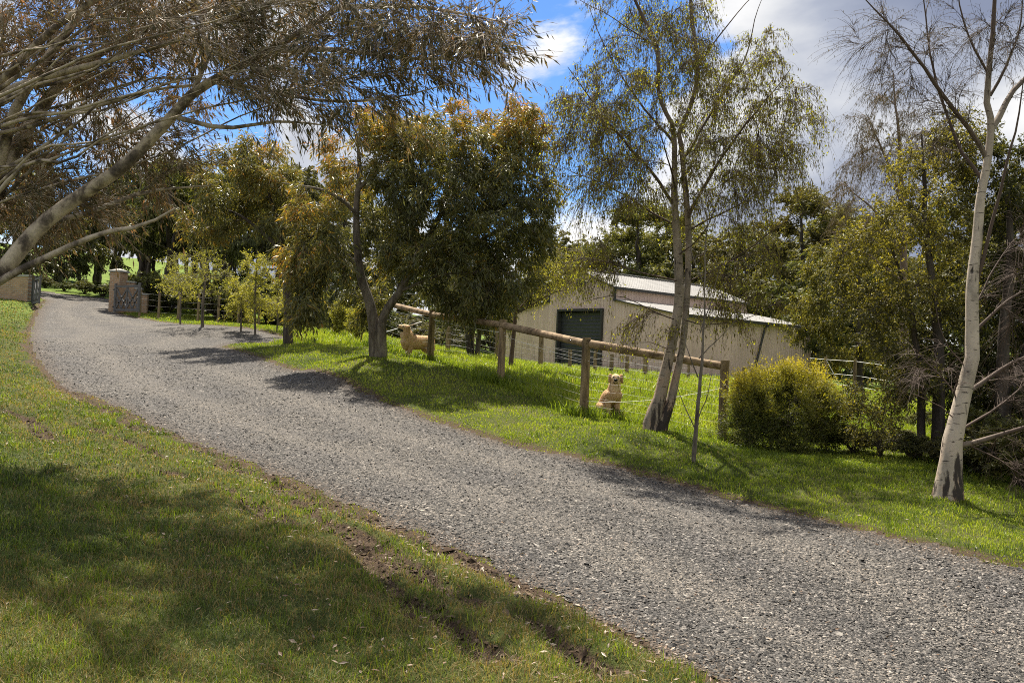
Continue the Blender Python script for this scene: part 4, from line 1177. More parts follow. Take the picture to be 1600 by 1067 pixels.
M_SPRING = mat_leaf("spring_leaf", [(0.0, (0.12, 0.125, 0.035)), (0.5, (0.30, 0.285, 0.06)), (1.0, (0.52, 0.45, 0.13))], 0.45, (1.5, 1.5, 0.6))
M_BROAD = mat_leaf("broad_leaf", [(0.0, (0.02, 0.027, 0.012)), (0.35, (0.056, 0.058, 0.02)), (0.65, (0.165, 0.15, 0.036)), (0.85, (0.31, 0.27, 0.05)), (1.0, (0.44, 0.37, 0.09))], 0.40, (1.5, 1.45, 0.6), 0.3, 0.5)
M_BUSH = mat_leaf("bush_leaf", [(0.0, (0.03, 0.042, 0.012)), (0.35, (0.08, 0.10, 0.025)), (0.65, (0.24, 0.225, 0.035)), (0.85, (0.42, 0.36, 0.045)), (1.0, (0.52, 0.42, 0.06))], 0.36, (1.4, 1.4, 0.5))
M_FARLEAF = mat_leaf("far_leaf", [(0.0, (0.03, 0.036, 0.018)), (0.4, (0.085, 0.09, 0.032)), (0.7, (0.20, 0.19, 0.05)), (1.0, (0.36, 0.28, 0.07))], 0.34, (1.4, 1.4, 0.6), 0.35, 0.5, obj_var=0.35)


def overhanging_gum():
    x, y = P(-330, 900, 9.0)[:2]; base = np.array([x, y, gz(x, y) - 0.05])
    t = Tree(base, 3); g = t.g
    r = thing('gum_tree', base, 'big smooth barked gum leaning in from the left with pale patchy limbs over the bank', 'tree')
    t.limb(np.concatenate([[base], pts((-265, 700, 8.8), (-150, 540, 8.6), (0, 425, 8.5), (40, 378, 8.5), (80, 339, 8.5), (130, 303, 8.5), (190, 262, 8.4), (240, 213, 8.4), (268, 183, 8.4), (310, 140, 8.3), (420, 80, 8.1), (530, 12, 8.0), (660, -70, 7.8))]),
           [.24, .19, .14, .095, .088, .080, .072, .062, .055, .047, .038, .030, .024, .014])
    t.limb(pts((-20, 452, 8.5), (25, 425, 8.4), (60, 408, 8.35), (120, 380, 8.3), (170, 362, 8.2), (225, 352, 8.1), (275, 325, 8.0)), [.042, .037, .032, .028, .024, .018, .008])
    t.limb(pts((-170, 560, 8.7), (-70, 410, 9.1), (0, 290, 9.3), (30, 222, 9.3), (58, 180, 9.3), (95, 130, 9.2), (160, 80, 9.0), (270, 25, 8.8), (420, -50, 8.5)), [.12, .10, .082, .070, .062, .050, .038, .028, .012])
    t.limb(pts((-50, 380, 9.2), (0, 255, 9.0), (18, 185, 8.9), (55, 118, 8.8), (105, 50, 8.7), (150, -10, 8.6), (220, -90, 8.4)), [.07, .06, .052, .045, .038, .030, .012])
    t.limb(pts((-120, 330, 9.2), (-20, 165, 8.6), (80, 120, 8.4), (180, 92, 8.2), (300, 55, 8.0), (420, 5, 7.8), (560, -60, 7.6)), [.06, .045, .034, .028, .022, .017, .008])
    t.limb(pts((300, 147, 8.3), (322, 90, 8.35), (314, 30, 8.4), (300, -40, 8.4)), [.028, .022, .016, .008])
    t.limb(pts((330, 128, 8.25), (400, 138, 8.1), (510, 158, 7.9), (620, 152, 7.7), (712, 128, 7.5)), [.024, .019, .014, .009, .004])
    t.limb(pts((420, 80, 8.1), (520, 78, 7.9), (640, 92, 7.7), (740, 88, 7.55), (812, 72, 7.45)), [.03, .024, .016, .011, .004])
    t.limb(pts((270, 182, 8.4), (350, 200, 8.2), (440, 190, 8.0), (540, 200, 7.8)), [.025, .02, .012, .004])
    t.limb(pts((60, 350, 8.6), (130, 335, 8.9), (230, 300, 9.2), (330, 290, 9.4)), [.03, .024, .016, .006])
    t.limb(pts((0, 130, 8.6), (90, 40, 8.2), (200, -30, 8.0), (330, -110, 7.8)), [.04, .032, .024, .01])
    t.limb(pts((530, 12, 8.0), (640, 10, 7.8), (740, 25, 7.6), (800, 40, 7.5)), [.03, .022, .012, .004])
    for k in range(26):      # slender pale limbs streaming up to the right
        y0 = 130 + 240 * (k % 10) / 10 + g.uniform(-15, 15); Yd = g.uniform(7.9, 9.6); x0 = -110 + 6 * (k % 7); x1 = g.uniform(330, 760); y1 = -60 + 190 * (k % 10) / 10 + g.uniform(-30, 30)
        if k > 9: x1 *= .62; y0 += 30; y1 += 60
        q = [(x0 + (x1 - x0) * u, y0 + (y1 - y0) * u - 36 * math.sin(3.1 * u) * g.uniform(-.4, 1) + g.normal(0, 7), Yd - .8 * u) for u in np.linspace(0, 1, 6)]
        r_ = g.uniform(.013, .026); t.limb(pts(*q), [r_, r_ * .85, r_ * .68, r_ * .5, r_ * .3, .003], .006)
    T = [lobe(g, 70, 230, -10, 10.4, 330, 90, 1.2), lobe(g, 30, 120, 120, 10.2, 200, 90, 1.0), lobe(g, 60, 100, -300, 11.0, 500, 200, 1.5), lobe(g, 55, 110, 60, 8.8, 230, 100, 1.0), lobe(g, 60, 380, 50, 8.1, 220, 85, 0.9), lobe(g, 55, 620, 50, 7.7, 150, 65, 0.7), lobe(g, 20, 745, 60, 7.5, 55, 55, 0.4), lobe(g, 26, 480, 150, 7.9, 170, 32, 0.5),
         lobe(g, 50, 70, 270, 9.6, 140, 100, 0.9), lobe(g, 22, 230, 245, 9.5, 90, 60, 0.6), lobe(g, 12, 120, 325, 9.0, 80, 30, 0.5), lobe(g, 110, 180, -260, 8.6, 560, 220, 1.6), lobe(g, 60, -350, 80, 9.2, 250, 260, 1.6)]
    t.grow(np.concatenate(T), 0.0115, 0.0045, 9, 0.6, 0.03, 0.022)
    t.sprays(17000, (0.22, 0.70), 0.10, 0.003, ahead=1.2)
    t.wood(M_GUM_BARK, r)

    def tint(p, g_):
        left = np.clip((-1.4 - p[:, 0]) / 2.6, 0, 1)
        return 0.14 + 0.5 * clump(p, 1.4, 3) + 0.22 * left + g_.normal(0, 0.14, len(p))
    t.leaves(94000, M_RUST, r, (0.045, 0.12), 0.18, 0.55, 0.5, tint, jit=.012)


def centre_gum():
    b = G(588, 558, 21.0); t = Tree(b, 5); g = t.g; Y = 21.0
    r = thing('gum_tree', b, 'round headed gum with orange tipped hanging leaves and a forked trunk beside the gravel drive', 'tree')
    t.limb(np.concatenate([[b - [0, 0, .1]], pts((580, 484, Y), (562, 423, Y), (558, 334, Y), (562, 264, Y), (556, 205, Y + .1))]), [.17, .125, .10, .08, .06, .02], .006)
    t.limb(np.concatenate([[b + [0.12, 0, -.1]], pts((600, 498, Y - .1), (626, 455, Y - .1), (650, 402, Y), (690, 330, Y), (720, 240, Y))]), [.15, .105, .085, .07, .05, .02], .006)
    t.limb(pts((560, 295, Y), (597, 264, Y), (644, 248, Y - .2), (690, 215, Y - .2)), [.055, .045, .03, .012])
    t.limb(pts((560, 340, Y), (540, 318, Y - .3), (503, 297, Y - .6), (440, 286, Y - .8)), [.045, .04, .03, .01])
    t.limb(pts((650, 402, Y), (740, 380, Y + .2), (810, 330, Y + .4), (830, 240, Y + .4)), [.06, .05, .035, .012])
    t.limb(pts((626, 455, Y - .1), (690, 430, Y - .6), (760, 425, Y - .8)), [.04, .03, .012])
    t.limb(pts((562, 423, Y), (520, 370, Y - .4), (480, 370, Y - .8)), [.04, .03, .012])
    D = [(84, 695, 290, Y, 132, 124, 2.0), (40, 650, 200, Y, 115, 48, 1.4), (30, 690, 380, Y, 100, 60, 1.5), (56, 808, 300, Y + .5, 66, 140, 1.6), (34, 810, 200, Y + .5, 50, 48, 1.1), (70, 750, 430, Y - .3, 95, 72, 1.4), (40, 735, 330, Y - .6, 90, 90, 1.2), (12, 735, 478, Y - .2, 55, 22, 1.0), (34, 495, 410, Y - .9, 58, 70, 0.9), (14, 478, 475, Y - 1, 34, 45, 0.6),
         (18, 545, 255, Y, 50, 60, 0.9), (14, 640, 400, Y, 50, 45, 1.0), (34, 628, 290, Y - .3, 46, 85, 1.2), (16, 590, 210, Y, 46, 34, 1.0), (12, 470, 455, Y - 1, 34, 50, .6), (36, 748, 235, Y + .2, 62, 62, 1.3), (20, 850, 330, Y + .5, 26, 90, .9), (10, 470, 330, Y - .9, 50, 35, 0.6), (8, 570, 470, Y + .6, 40, 40, .7)]
    t.grow(np.concatenate([lobe(g, *d) for d in D]), 0.012, 0.005, 8, 0.5, 0.05, 0.02)
    t.sprays(5600, (0.2, 0.5), 0.32, 0.0035, ahead=0.8)
    t.wood(M_BROWN_BARK, r)
    c0 = P(660, 330, Y)

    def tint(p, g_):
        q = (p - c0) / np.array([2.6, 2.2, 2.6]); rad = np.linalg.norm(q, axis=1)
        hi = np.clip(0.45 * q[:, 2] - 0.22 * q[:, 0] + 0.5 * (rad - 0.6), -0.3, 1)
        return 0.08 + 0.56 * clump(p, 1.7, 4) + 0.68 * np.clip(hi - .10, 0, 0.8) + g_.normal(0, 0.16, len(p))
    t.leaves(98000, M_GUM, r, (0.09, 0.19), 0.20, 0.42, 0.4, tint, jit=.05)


def yellow_gum():
    Y = 27.0; b = G(452, 522, Y); t = Tree(b, 8); g = t.g
    r = thing('gum_tree', b, 'loose gum with yellow orange leaf tips behind the young trees near the gate', 'tree')
    t.limb(np.concatenate([[b - [0, 0, .1]], pts((448, 440, Y), (436, 360, Y), (415, 280, Y))]), [.16, .12, .09, .03], .01)
    t.limb(pts((446, 430, Y), (480, 380, Y), (520, 350, Y)), [.08, .06, .02]); t.limb(pts((440, 390, Y), (380, 340, Y), (330, 320, Y)), [.07, .05, .02])
    D = [(34, 395, 262, Y, 85, 50, 1.6), (30, 475, 365, Y, 80, 48, 1.5), (22, 350, 330, Y, 70, 60, 1.4), (16, 440, 310, Y, 60, 50, 1.2), (10, 530, 300, Y, 40, 40, 1)]
    t.grow(np.concatenate([lobe(g, *d) for d in D]), 0.012, 0.007, 7, 0.5, 0.08, 0.02); t.sprays(1900, (0.25, 0.6), 0.32, 0.004)
    t.wood(M_DARK_BARK, r)
    t.leaves(32000, M_GUM, r, (0.11, 0.21), 0.2, 0.45, 0.4, lambda p, g_: 0.02 + 0.75 * clump(p, 0.9, 9) + 0.06 * (p[:, 2] - 4) + g_.normal(0, 0.15, len(p)), jit=.07)


def centre_birch():
    Y = 14.2; b = G(1026, 672, Y); t = Tree(b, 13); g = t.g
    r = thing('birch_tree', b, 'tall twin trunk birch with drooping catkins and black scarred feet in front of the fence', 'tree')
    t.limb(np.concatenate([[b + [-.05, 0, -.1]], pts((1019, 655, Y), (1029, 629, Y), (1038, 589, Y), (1050, 535, Y), (1061, 467, Y), (1059, 390, Y), (1054, 319, Y), (1053, 210, Y), (1040, 175, Y), (1029, 145, Y), (1026, 75, Y), (990, -5, Y), (965, -90, Y))]),
           [.17, .105, .086, .079, .075, .068, .056, .047, .038, .03, .036, .028, .018, .008])
    t.limb(np.concatenate([[b + [.06, .02, -.1]], pts((1034, 660, Y), (1047, 629, Y + .04), (1056, 589, Y + .05), (1067, 535, Y + .08), (1073, 467, Y + .1), (1076, 390, Y + .1), (1074, 330, Y + .15), (1064, 225, Y + .2), (1062, 205, Y + .2), (1082, 157, Y + .2), (1090, 105, Y + .2), (1079, 0, Y + .3), (1085, -110, Y + .3))]),
           [.13, .076, .057, .055, .053, .052, .048, .042, .034, .04, .034, .028, .02, .008])
    L = [([(1054, 322, Y), (1019, 270, Y - .2), (977, 221, Y - .4), (940, 180, Y - .6), (887, 105, Y - .7)], .04), ([(1075, 340, Y + .1), (1101, 292, Y), (1142, 225, Y - .1), (1187, 169, Y - .2), (1235, 108, Y - .2)], .042),
         ([(1056, 352, Y), (1000, 322, Y + .3), (940, 288, Y + .5), (880, 262, Y + .7)], .028), ([(1066, 250, Y + .2), (1120, 170, Y + .5), (1170, 90, Y + .8), (1190, 0, Y + 1)], .035), ([(1053, 225, Y), (1000, 165, Y + .5), (950, 90, Y + .8), (920, 10, Y + 1)], .03),
         ([(1076, 360, Y + .1), (1150, 320, Y + .5), (1220, 290, Y + .8)], .026), ([(1062, 440, Y), (1000, 425, Y - .5), (930, 405, Y - .8), (880, 412, Y - 1)], .02), ([(1074, 440, Y + .1), (1140, 410, Y - .2), (1210, 360, Y - .4), (1262, 330, Y - .5)], .022),
         ([(1058, 500, Y), (1010, 480, Y - .4), (960, 462, Y - .7), (915, 470, Y - .9)], .016), ([(1070, 500, Y), (1120, 505, Y - .4), (1180, 492, Y - .6), (1240, 455, Y - .8)], .014), ([(1050, 548, Y), (1010, 535, Y - .3), (960, 540, Y - .5)], .012),
         ([(1090, 105, Y + .2), (1140, 40, Y), (1200, -30, Y)], .02), ([(1026, 75, Y), (960, 30, Y - .3), (905, 0, Y - .5)], .02), ([(1058, 400, Y), (1100, 360, Y - .8), (1130, 290, Y - 1.4)], .022), ([(1055, 300, Y), (1040, 240, Y - .9), (1020, 160, Y - 1.5)], .024)]
    for l, rr in L: t.limb(pts(*l), [rr * .75, rr * .55, rr * .36, .005], .012)
    D = [(80, 1060, 140, Y, 190, 150, 1.9), (50, 940, 190, Y - .2, 80, 110, 1.3), (50, 1180, 180, Y, 85, 120, 1.3), (26, 1060, -50, Y, 150, 80, 1.6), (22, 1000, 300, Y, 130, 70, 1.5), (20, 1150, 300, Y, 110, 70, 1.4), (8, 970, 410, Y - .4, 90, 40, 0.9), (9, 1150, 410, Y - .3, 90, 40, 0.9), (5, 1000, 500, Y - .3, 70, 30, 0.6), (8, 1150, 480, Y - .3, 80, 30, 0.6), (10, 1240, 160, Y, 40, 70, .6)]
    t.grow(np.concatenate([lobe(g, *d) for d in D]), 0.009, 0.0035, 8, 0.55, 0.06, 0.02, up=0.1)
    t.sprays(6500, (0.25, 0.75), 0.8, 0.0024, m=6, ahead=0.9)
    t.wood(M_BIRCH, r, sides=10)
    c = t.leaves(48000, M_CATKIN, r, (0.035, 0.08), 0.20, 0.93, 0.05, lambda p, g_: 0.15 + 0.5 * clump(p, 1.2, 2) + 0.1 * np.clip(p[:, 0] - 3.4, 0, 3) + g_.normal(0, 0.13, len(p)), name='catkins', fold=1.0)
    t.leaves(28000, M_BIRCHLEAF, r, (0.018, 0.045), 0.62, 0.35, 0.5, lambda p, g_: 0.25 + 0.5 * clump(p, 1.1, 6) + g_.normal(0, 0.2, len(p)))


def right_birch():
    Y = 10.5; b = G(1480, 785, Y); t = Tree(b, 17); g = t.g
    r = thing('birch_tree', b, 'nearly bare pale trunked birch with peeling orange foot at the right end of the verge', 'tree')
    t.limb(np.concatenate([[b - [0.02, 0, .15]], pts((1483, 765, Y), (1488, 705, Y), (1501, 655, Y), (1510, 610, Y), (1519, 560, Y), (1521, 500, Y), (1522, 440, Y), (1529, 380, Y), (1532, 320, Y), (1545, 240, Y), (1549, 195, Y), (1544, 140, Y), (1550, 60, Y), (1556, -40, Y), (1560, -170, Y))]), [.20, .125, .095, .082, .073, .066, .057, .047, .040, .034, .027, .02, .013, .005], .007)
    L = [([(1548, 205, Y), (1572, 160, Y + .1), (1602, 122, Y + .2), (1680, 60, Y + .4)], .04), ([(1543, 250, Y), (1500, 190, Y - .1), (1455, 130, Y - .2), (1410, 68, Y - .3), (1345, -8, Y - .4)], .03), ([(1537, 285, Y), (1498, 232, Y + .2), (1470, 150, Y + .4), (1450, 60, Y + .5), (1440, -30, Y + .5)], .022),
         ([(1494, 697, Y), (1540, 686, Y - .1), (1600, 668, Y - .2), (1700, 640, Y - .3)], .034), ([(1513, 612, Y), (1560, 578, Y + .1), (1605, 556, Y + .1), (1700, 520, Y)], .03), ([(1500, 672, Y), (1555, 640, Y + .2), (1600, 600, Y + .3), (1660, 540, Y + .3)], .02), ([(1521, 520, Y), (1570, 472, Y), (1625, 440, Y)], .022), ([(1526, 440, Y), (1556, 330, Y - .1), (1582, 215, Y - .2), (1600, 120, Y - .2)], .024), ([(1528, 470, Y), (1566, 400, Y + .2), (1610, 350, Y + .3)], .016),
         ([(1502, 690, Y), (1555, 716, Y - .2), (1610, 752, Y - .4)], .012), ([(1507, 630, Y), (1470, 590, Y + .1), (1432, 548, Y + .2)], .012), ([(1500, 660, Y), (1462, 630, Y - .1), (1425, 615, Y - .1)], .009), ([(1516, 580, Y), (1480, 540, Y), (1462, 480, Y)], .01), ([(1499, 650, Y), (1492, 620, Y), (1496, 590, Y)], .014), ([(1547, 150, Y), (1585, 70, Y), (1600, -20, Y)], .02), ([(1546, 120, Y), (1510, 50, Y), (1490, -40, Y)], .018)]
    for l, rr in L: t.limb(pts(*l), [rr, rr * .78, rr * .55, .005], .008)
    D = [(22, 1440, 70, Y, 85, 75, .9), (12, 1370, 50, Y, 45, 55, .5), (24, 1575, 60, Y, 80, 100, .9), (20, 1540, -110, Y, 140, 90, 1), (12, 1480, 200, Y, 60, 60, .6), (10, 1620, 400, Y, 50, 120, .5), (30, 1610, 590, Y, 70, 80, .6), (24, 1600, 430, Y, 55, 90, .5), (16, 1450, 580, Y, 45, 60, .35), (20, 1480, 130, Y, 90, 90, .7), (14, 1600, 720, Y - .2, 60, 40, .4)]
    t.grow(np.concatenate([lobe(g, *d) for d in D]), 0.009, 0.003, 8, 0.55, 0.03, 0.02, up=0.1)
    t.sprays(2800, (0.2, 0.65), 0.40, 0.0024, m=6, ahead=1.0)
    t.wood(M_BIRCH_OLD, r, sides=12)
    t.leaves(6500, M_CATKIN, r, (0.02, 0.045), 0.16, 0.9, 0.1, lambda p, g_: g_.uniform(0, .5, len(p)), name='catkins', fold=1.0, sel=lambda e: e[:, 2] > 3.6)


def sapling():
    Y = 12.2; b = G(1085, 727, Y); t = Tree(b, 19); g = t.g
    r = thing('sapling', b, 'thin leafless sapling standing on the verge between the twin birch and the round bush', 'tree')
    t.limb(np.concatenate([[b - [0, 0, .1]], pts((1086, 690, Y), (1090, 600, Y), (1096, 480, Y), (1100, 400, Y), (1104, 300, Y))]), [.036, .028, .019, .012, .008, .003], .012)
    for l in ([(1088, 675, Y), (1068, 630, Y), (1052, 585, Y)], [(1088, 665, Y), (1104, 620, Y), (1114, 575, Y)], [(1091, 590, Y), (1072, 540, Y), (1066, 500, Y)], [(1094, 520, Y), (1112, 470, Y), (1122, 430, Y)], [(1098, 440, Y), (1082, 400, Y), (1078, 370, Y)], [(1092, 560, Y), (1120, 530, Y), (1150, 500, Y)]):
        t.limb(pts(*l), [.009, .006, .003], .006)
    t.grow(np.concatenate([lobe(g, 26, 1095, 430, Y, 50, 110, .45), lobe(g, 12, 1085, 590, Y, 38, 45, .35)]), 0.006, 0.002, 6, .5, 0, .02, up=.3)
    t.wood(M_BROWN_BARK, r)


def round_bush():
    Y = 14.1; b = G(1228, 712, Y - .1); t = Tree(b, 23); g = t.g
    r = thing('bush', b, 'dense rounded bush with golden yellow tips beside the last fence post', 'bush')
    for k in range(16):
        a = k * 2.4; e = b + np.array([math.cos(a) * g.uniform(.05, .5), math.sin(a) * g.uniform(.05, .5), g.uniform(.5, 1.0)])
        t.limb(np.array([b + [math.cos(a) * .06, math.sin(a) * .06, -.05], (b * .6 + e * .4) + [0, 0, .05], e]), [.018, .013, .006], .01, 9)
    D = [(80, 1222, 650, Y, 82, 54, .9, .3), (26, 1165, 660, Y, 38, 42, .6, .3), (26, 1280, 655, Y + .1, 40, 50, .6, .3), (16, 1222, 602, Y, 34, 20, .4, .4), (12, 1256, 604, Y + .1, 28, 18, .3, .4), (12, 1175, 618, Y - .2, 26, 24, .3, .4), (14, 1240, 700, Y - .4, 70, 20, .4, .4)]
    t.grow(np.concatenate([lobe(g, *d) for d in D]), 0.008, 0.003, 6, .5, 0, .02, up=.3); t.sprays(3600, (.10, .32), -0.3, .002, ahead=.9, up=.5)
    c0 = b + np.array([0, 0, .75])

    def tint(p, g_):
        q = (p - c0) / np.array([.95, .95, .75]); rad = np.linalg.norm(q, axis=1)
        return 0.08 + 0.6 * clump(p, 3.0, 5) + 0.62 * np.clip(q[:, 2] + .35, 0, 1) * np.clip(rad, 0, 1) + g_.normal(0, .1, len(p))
    t.sprays(420, (.22, .48), -0.15, .0025, ahead=1.1, up=.5)
    t.wood(M_BROWN_BARK, r)
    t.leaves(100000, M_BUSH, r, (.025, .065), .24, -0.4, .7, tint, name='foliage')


def right_leafy():
    Y = 13.4; b = G(1462, 735, Y); t = Tree(b, 29); g = t.g
    r = thing('broadleaf_tree', b, 'dark trunked leafy tree with small glossy leaves just left of the bare pale birch', 'tree')
    t.limb(np.concatenate([[b - [0, 0, .1]], pts((1466, 650, Y), (1466, 560, Y), (1455, 440, Y), (1445, 320, Y), (1440, 210, Y))]), [.11, .09, .075, .055, .035, .012], .01)
    t.limb(np.concatenate([[b + [-.25, .1, -.1]], pts((1440, 640, Y + .2), (1425, 500, Y + .3), (1390, 380, Y + .3))]), [.07, .06, .04, .015], .01)
    D = [(36, 1430, 330, Y, 85, 100, 1.1), (34, 1385, 470, Y, 75, 80, 1.0), (22, 1480, 230, Y, 55, 60, .7), (26, 1470, 480, Y + .4, 70, 110, .9), (18, 1420, 590, Y + .2, 60, 50, .8), (10, 1350, 400, Y, 50, 60, .7)]
    t.grow(np.concatenate([lobe(g, *d) for d in D]), .009, .004, 7, .5, .02, .02, up=.2); t.sprays(2800, (.15, .5), .12, .003)
    t.wood(M_DARK_BARK, r)
    t.leaves(38000, M_BROAD, r, (.03, .06), .55, .35, .4, lambda p, g_: .16 + .75 * (clump(p, 1.1, 8)) + .06 * np.clip(p[:, 2] - 2.2, 0, 3) - .1 * (p[:, 0] > 6.3) + g_.normal(0, .13, len(p)))


def right_dark():
    Y = 12.9; b = G(1572, 735, Y); t = Tree(b, 31); g = t.g
    r = thing('broadleaf_tree', b, 'dense very dark tree filling the right edge behind the bare pale birch', 'tree')
    t.limb(np.concatenate([[b - [0, 0, .1]], pts((1570, 560, Y), (1580, 400, Y), (1570, 250, Y))]), [.12, .09, .06, .02], .01)
    t.limb(pts((1570, 640, Y), (1620, 500, Y + .4), (1660, 380, Y + .5)), [.07, .05, .02])
    D = [(36, 1575, 300, Y + .4, 65, 110, 1.0), (50, 1590, 480, Y + .6, 90, 120, 1.2), (40, 1570, 640, Y + .5, 90, 80, 1.1), (30, 1680, 420, Y + .5, 70, 200, 1.1), (16, 1500, 600, Y + 1.0, 45, 90, .8), (20, 1650, 680, Y + .3, 90, 60, 1)]
    t.grow(np.concatenate([lobe(g, *d) for d in D]), .009, .004, 7, .5, .02, .02, up=.2); t.sprays(3000, (.15, .42), .15, .0022)
    t.wood(M_DARK_BARK, r)
    t.leaves(85000, M_BROAD, r, (.035, .065), .5, .35, .4, lambda p, g_: .04 + .40 * clump(p, 1.2, 18) + .05 * np.clip(p[:, 2] - 3.5, 0, 3) + g_.normal(0, .12, len(p)))


def low_shrub():
    Y = 13.3; b = G(1375, 712, Y); t = Tree(b, 37); g = t.g
    r = thing('shrub', b, 'straggly see through shrub with small mottled leaves right of the round golden bush', 'shrub')
    for k in range(9):
        e = lobe(g, 1, 1372, 650, Y, 60, 55, .5)[0]; t.limb(np.array([b - [0, 0, .05], b * .5 + e * .5 + [0, 0, .12], e]), [.014, .009, .004], .01, 9)
    t.grow(lobe(g, 60, 1372, 645, Y, 68, 62, .6), .007, .0025, 6, .5, .02, .03); t.sprays(700, (.1, .3), .2, .0018)
    t.wood(M_DARK_BARK, r)
    t.leaves(5200, M_BROAD, r, (.025, .05), .55, .3, .4, lambda p, g_: .1 + .75 * clump(p, 2.2, 12) + g_.normal(0, .18, len(p)), name='foliage')


def brown_birch():
    Y = 20.0; b = G(1408, 660, Y); t = Tree(b, 41); g = t.g
    r = thing('birch_tree', b, 'brown leafless birch full of hanging catkins behind the leafy tree at right', 'tree')
    t.limb(np.concatenate([[b - [0, 0, .1]], pts((1410, 520, Y), (1412, 380, Y), (1405, 250, Y), (1395, 110, Y))]), [.12, .10, .075, .045, .01], .01)
    for l in ([(1411, 400, Y), (1370, 330, Y), (1320, 290, Y)], [(1411, 380, Y), (1450, 300, Y), (1480, 200, Y)], [(1408, 320, Y), (1380, 240, Y), (1355, 180, Y)], [(1410, 440, Y), (1360, 400, Y), (1300, 380, Y)]): t.limb(pts(*l), [.04, .028, .008], .015)
    t.grow(np.concatenate([lobe(g, 60, 1395, 220, Y, 85, 100, 1.5), lobe(g, 30, 1345, 330, Y, 60, 60, 1.1), lobe(g, 14, 1440, 200, Y, 60, 80, 1)]), .009, .004, 7, .55, .05, .02, up=.1)
    t.sprays(1600, (.3, .8), .7, .003, ahead=.9); t.wood(mat_plain("brown_birch_bark", (0.17, 0.12, 0.09), .8, var=.35), r)
    t.leaves(20000, M_CATKIN, r, (.03, .075), .18, .9, .1, lambda p, g_: g_.uniform(0, .45, len(p)), name='catkins', fold=1.0)


def weeping_tree():
    Y = 23.5; b = G(797, 575, Y); t = Tree(b, 43); g = t.g
    r = thing('weeping_tree', b, 'low arching tree with reddish twigs and first yellow green leaves by the shed wall', 'tree')
    t.limb(np.concatenate([[b - [0, 0, .1]], pts((802, 530, Y), (806, 488, Y))]), [.07, .055, .045])
    for l in ([(806, 490, Y), (822, 440, Y), (850, 402, Y), (890, 388, Y - .3)], [(806, 490, Y), (845, 440, Y), (890, 415, Y), (935, 425, Y)], [(806, 490, Y), (815, 430, Y), (815, 385, Y)], [(806, 490, Y), (860, 460, Y - .3), (905, 450, Y - .4)], [(806, 490, Y), (800, 440, Y), (790, 405, Y)]): t.limb(pts(*l), [.03, .02, .012, .005], .015)
    t.grow(np.concatenate([lobe(g, 34, 870, 412, Y, 65, 30, .8), lobe(g, 16, 825, 400, Y, 36, 30, .6), lobe(g, 16, 900, 440, Y, 45, 26, .6), lobe(g, 10, 840, 450, Y, 40, 25, .5)]), .008, .004, 7, .5, .08, .02); t.sprays(900, (.2, .6), .7, .003)
    t.wood(M_TWIG, r)
    c = P(845, 400, Y)
    t.leaves(5200, M_SPRING, r, (.05, .09), .32, .5, .4, lambda p, g_: .55 - .22 * np.abs(p[:, 0] - c[0]) + g_.normal(0, .2, len(p)))


def small_tree(name, label, cat, px, py, Y, top, D, nleaf, L, mat, bark, seed, wr=.3, hang=.3, n_tw=400, droop=.1, rt=.03, tl=(.15, .4), tint=None, lname='crown', group=None, stems=1):
    b = G(px, py, Y); t = Tree(b, seed); g = t.g
    r = thing(name, b, label, cat, group)
    for k in range(stems):
        o = np.array([g.normal(0, .18), g.normal(0, .15), 0]) if k else np.zeros(3)
        e = P(px + (top[0] - px) * (1 if k == 0 else g.uniform(-1.5, 1.5)), top[1], Y) + o * 2
        t.limb(np.array([b + o - [0, 0, .1], b * .55 + e * .45 + o + g.normal(0, .04, 3), e]), [rt, rt * .75, rt * .3], .008)
    t.grow(np.concatenate([lobe(g, *d) for d in D]), .009, max(.003, .00016 * Y), 6, .5, droop * .3, .025, up=.2); t.sprays(n_tw, tl, droop, max(.002, .00011 * Y), m=4)
    t.wood(bark, r, sides=6)
    t.leaves(nleaf, mat, r, L, wr, hang, .4, tint or (lambda p, g_: .15 + .6 * clump(p, 1.0, seed) + g_.normal(0, .14, len(p))), name=lname)
    return r


overhanging_gum(); centre_gum(); yellow_gum(); centre_birch(); right_birch(); sapling(); round_bush(); right_leafy(); right_dark(); low_shrub(); brown_birch(); weeping_tree()

spr = lambda p, g_: .35 + .5 * (clump(p, 1.5, 3) - .25) + g_.normal(0, .17, len(p))
small_tree('young_tree', 'larger young tree with a wide feathery pale crown beside the far drive', 'tree', 316, 513, 31, (322, 420), [(34, 312, 425, 31, 66, 42, 1.2), (12, 290, 400, 31, 50, 30, .8)], 4600, (.04, .09), M_SPRING, M_BROWN_BARK, 51, .28, .2, 500, .1, .065, (.2, .5), lambda p, g_: .18 + .5 * (clump(p, 1.5, 3) - .2) + g_.normal(0, .15, len(p)))
small_tree('young_tree', 'slender young tree half hidden behind the wide feathery one near the gate', 'tree', 282, 505, 34, (284, 440), [(14, 281, 450, 34, 34, 34, .7)], 2200, (.05, .10), M_SPRING, M_BROWN_BARK, 52, .28, .2, 160, .1, .04, (.2, .45), spr)
small_tree('young_tree', 'bushy yellow green young tree left of a matching taller one past the drive spur', 'tree', 376, 518, 30, (378, 450), [(22, 377, 470, 30, 30, 36, .6)], 3800, (.05, .10), M_SPRING, M_BROWN_BARK, 53, .3, .1, 300, .05, .035, (.15, .4), spr)
small_tree('young_tree', 'tallest yellow green young tree with a narrow crown right of the feathery ones', 'tree', 399, 522, 29.5, (402, 390), [(22, 401, 420, 29.5, 28, 38, .6), (16, 405, 475, 29.5, 30, 30, .6)], 4200, (.05, .10), M_SPRING, M_BROWN_BARK, 54, .3, .1, 400, .05, .04, (.15, .4), spr)
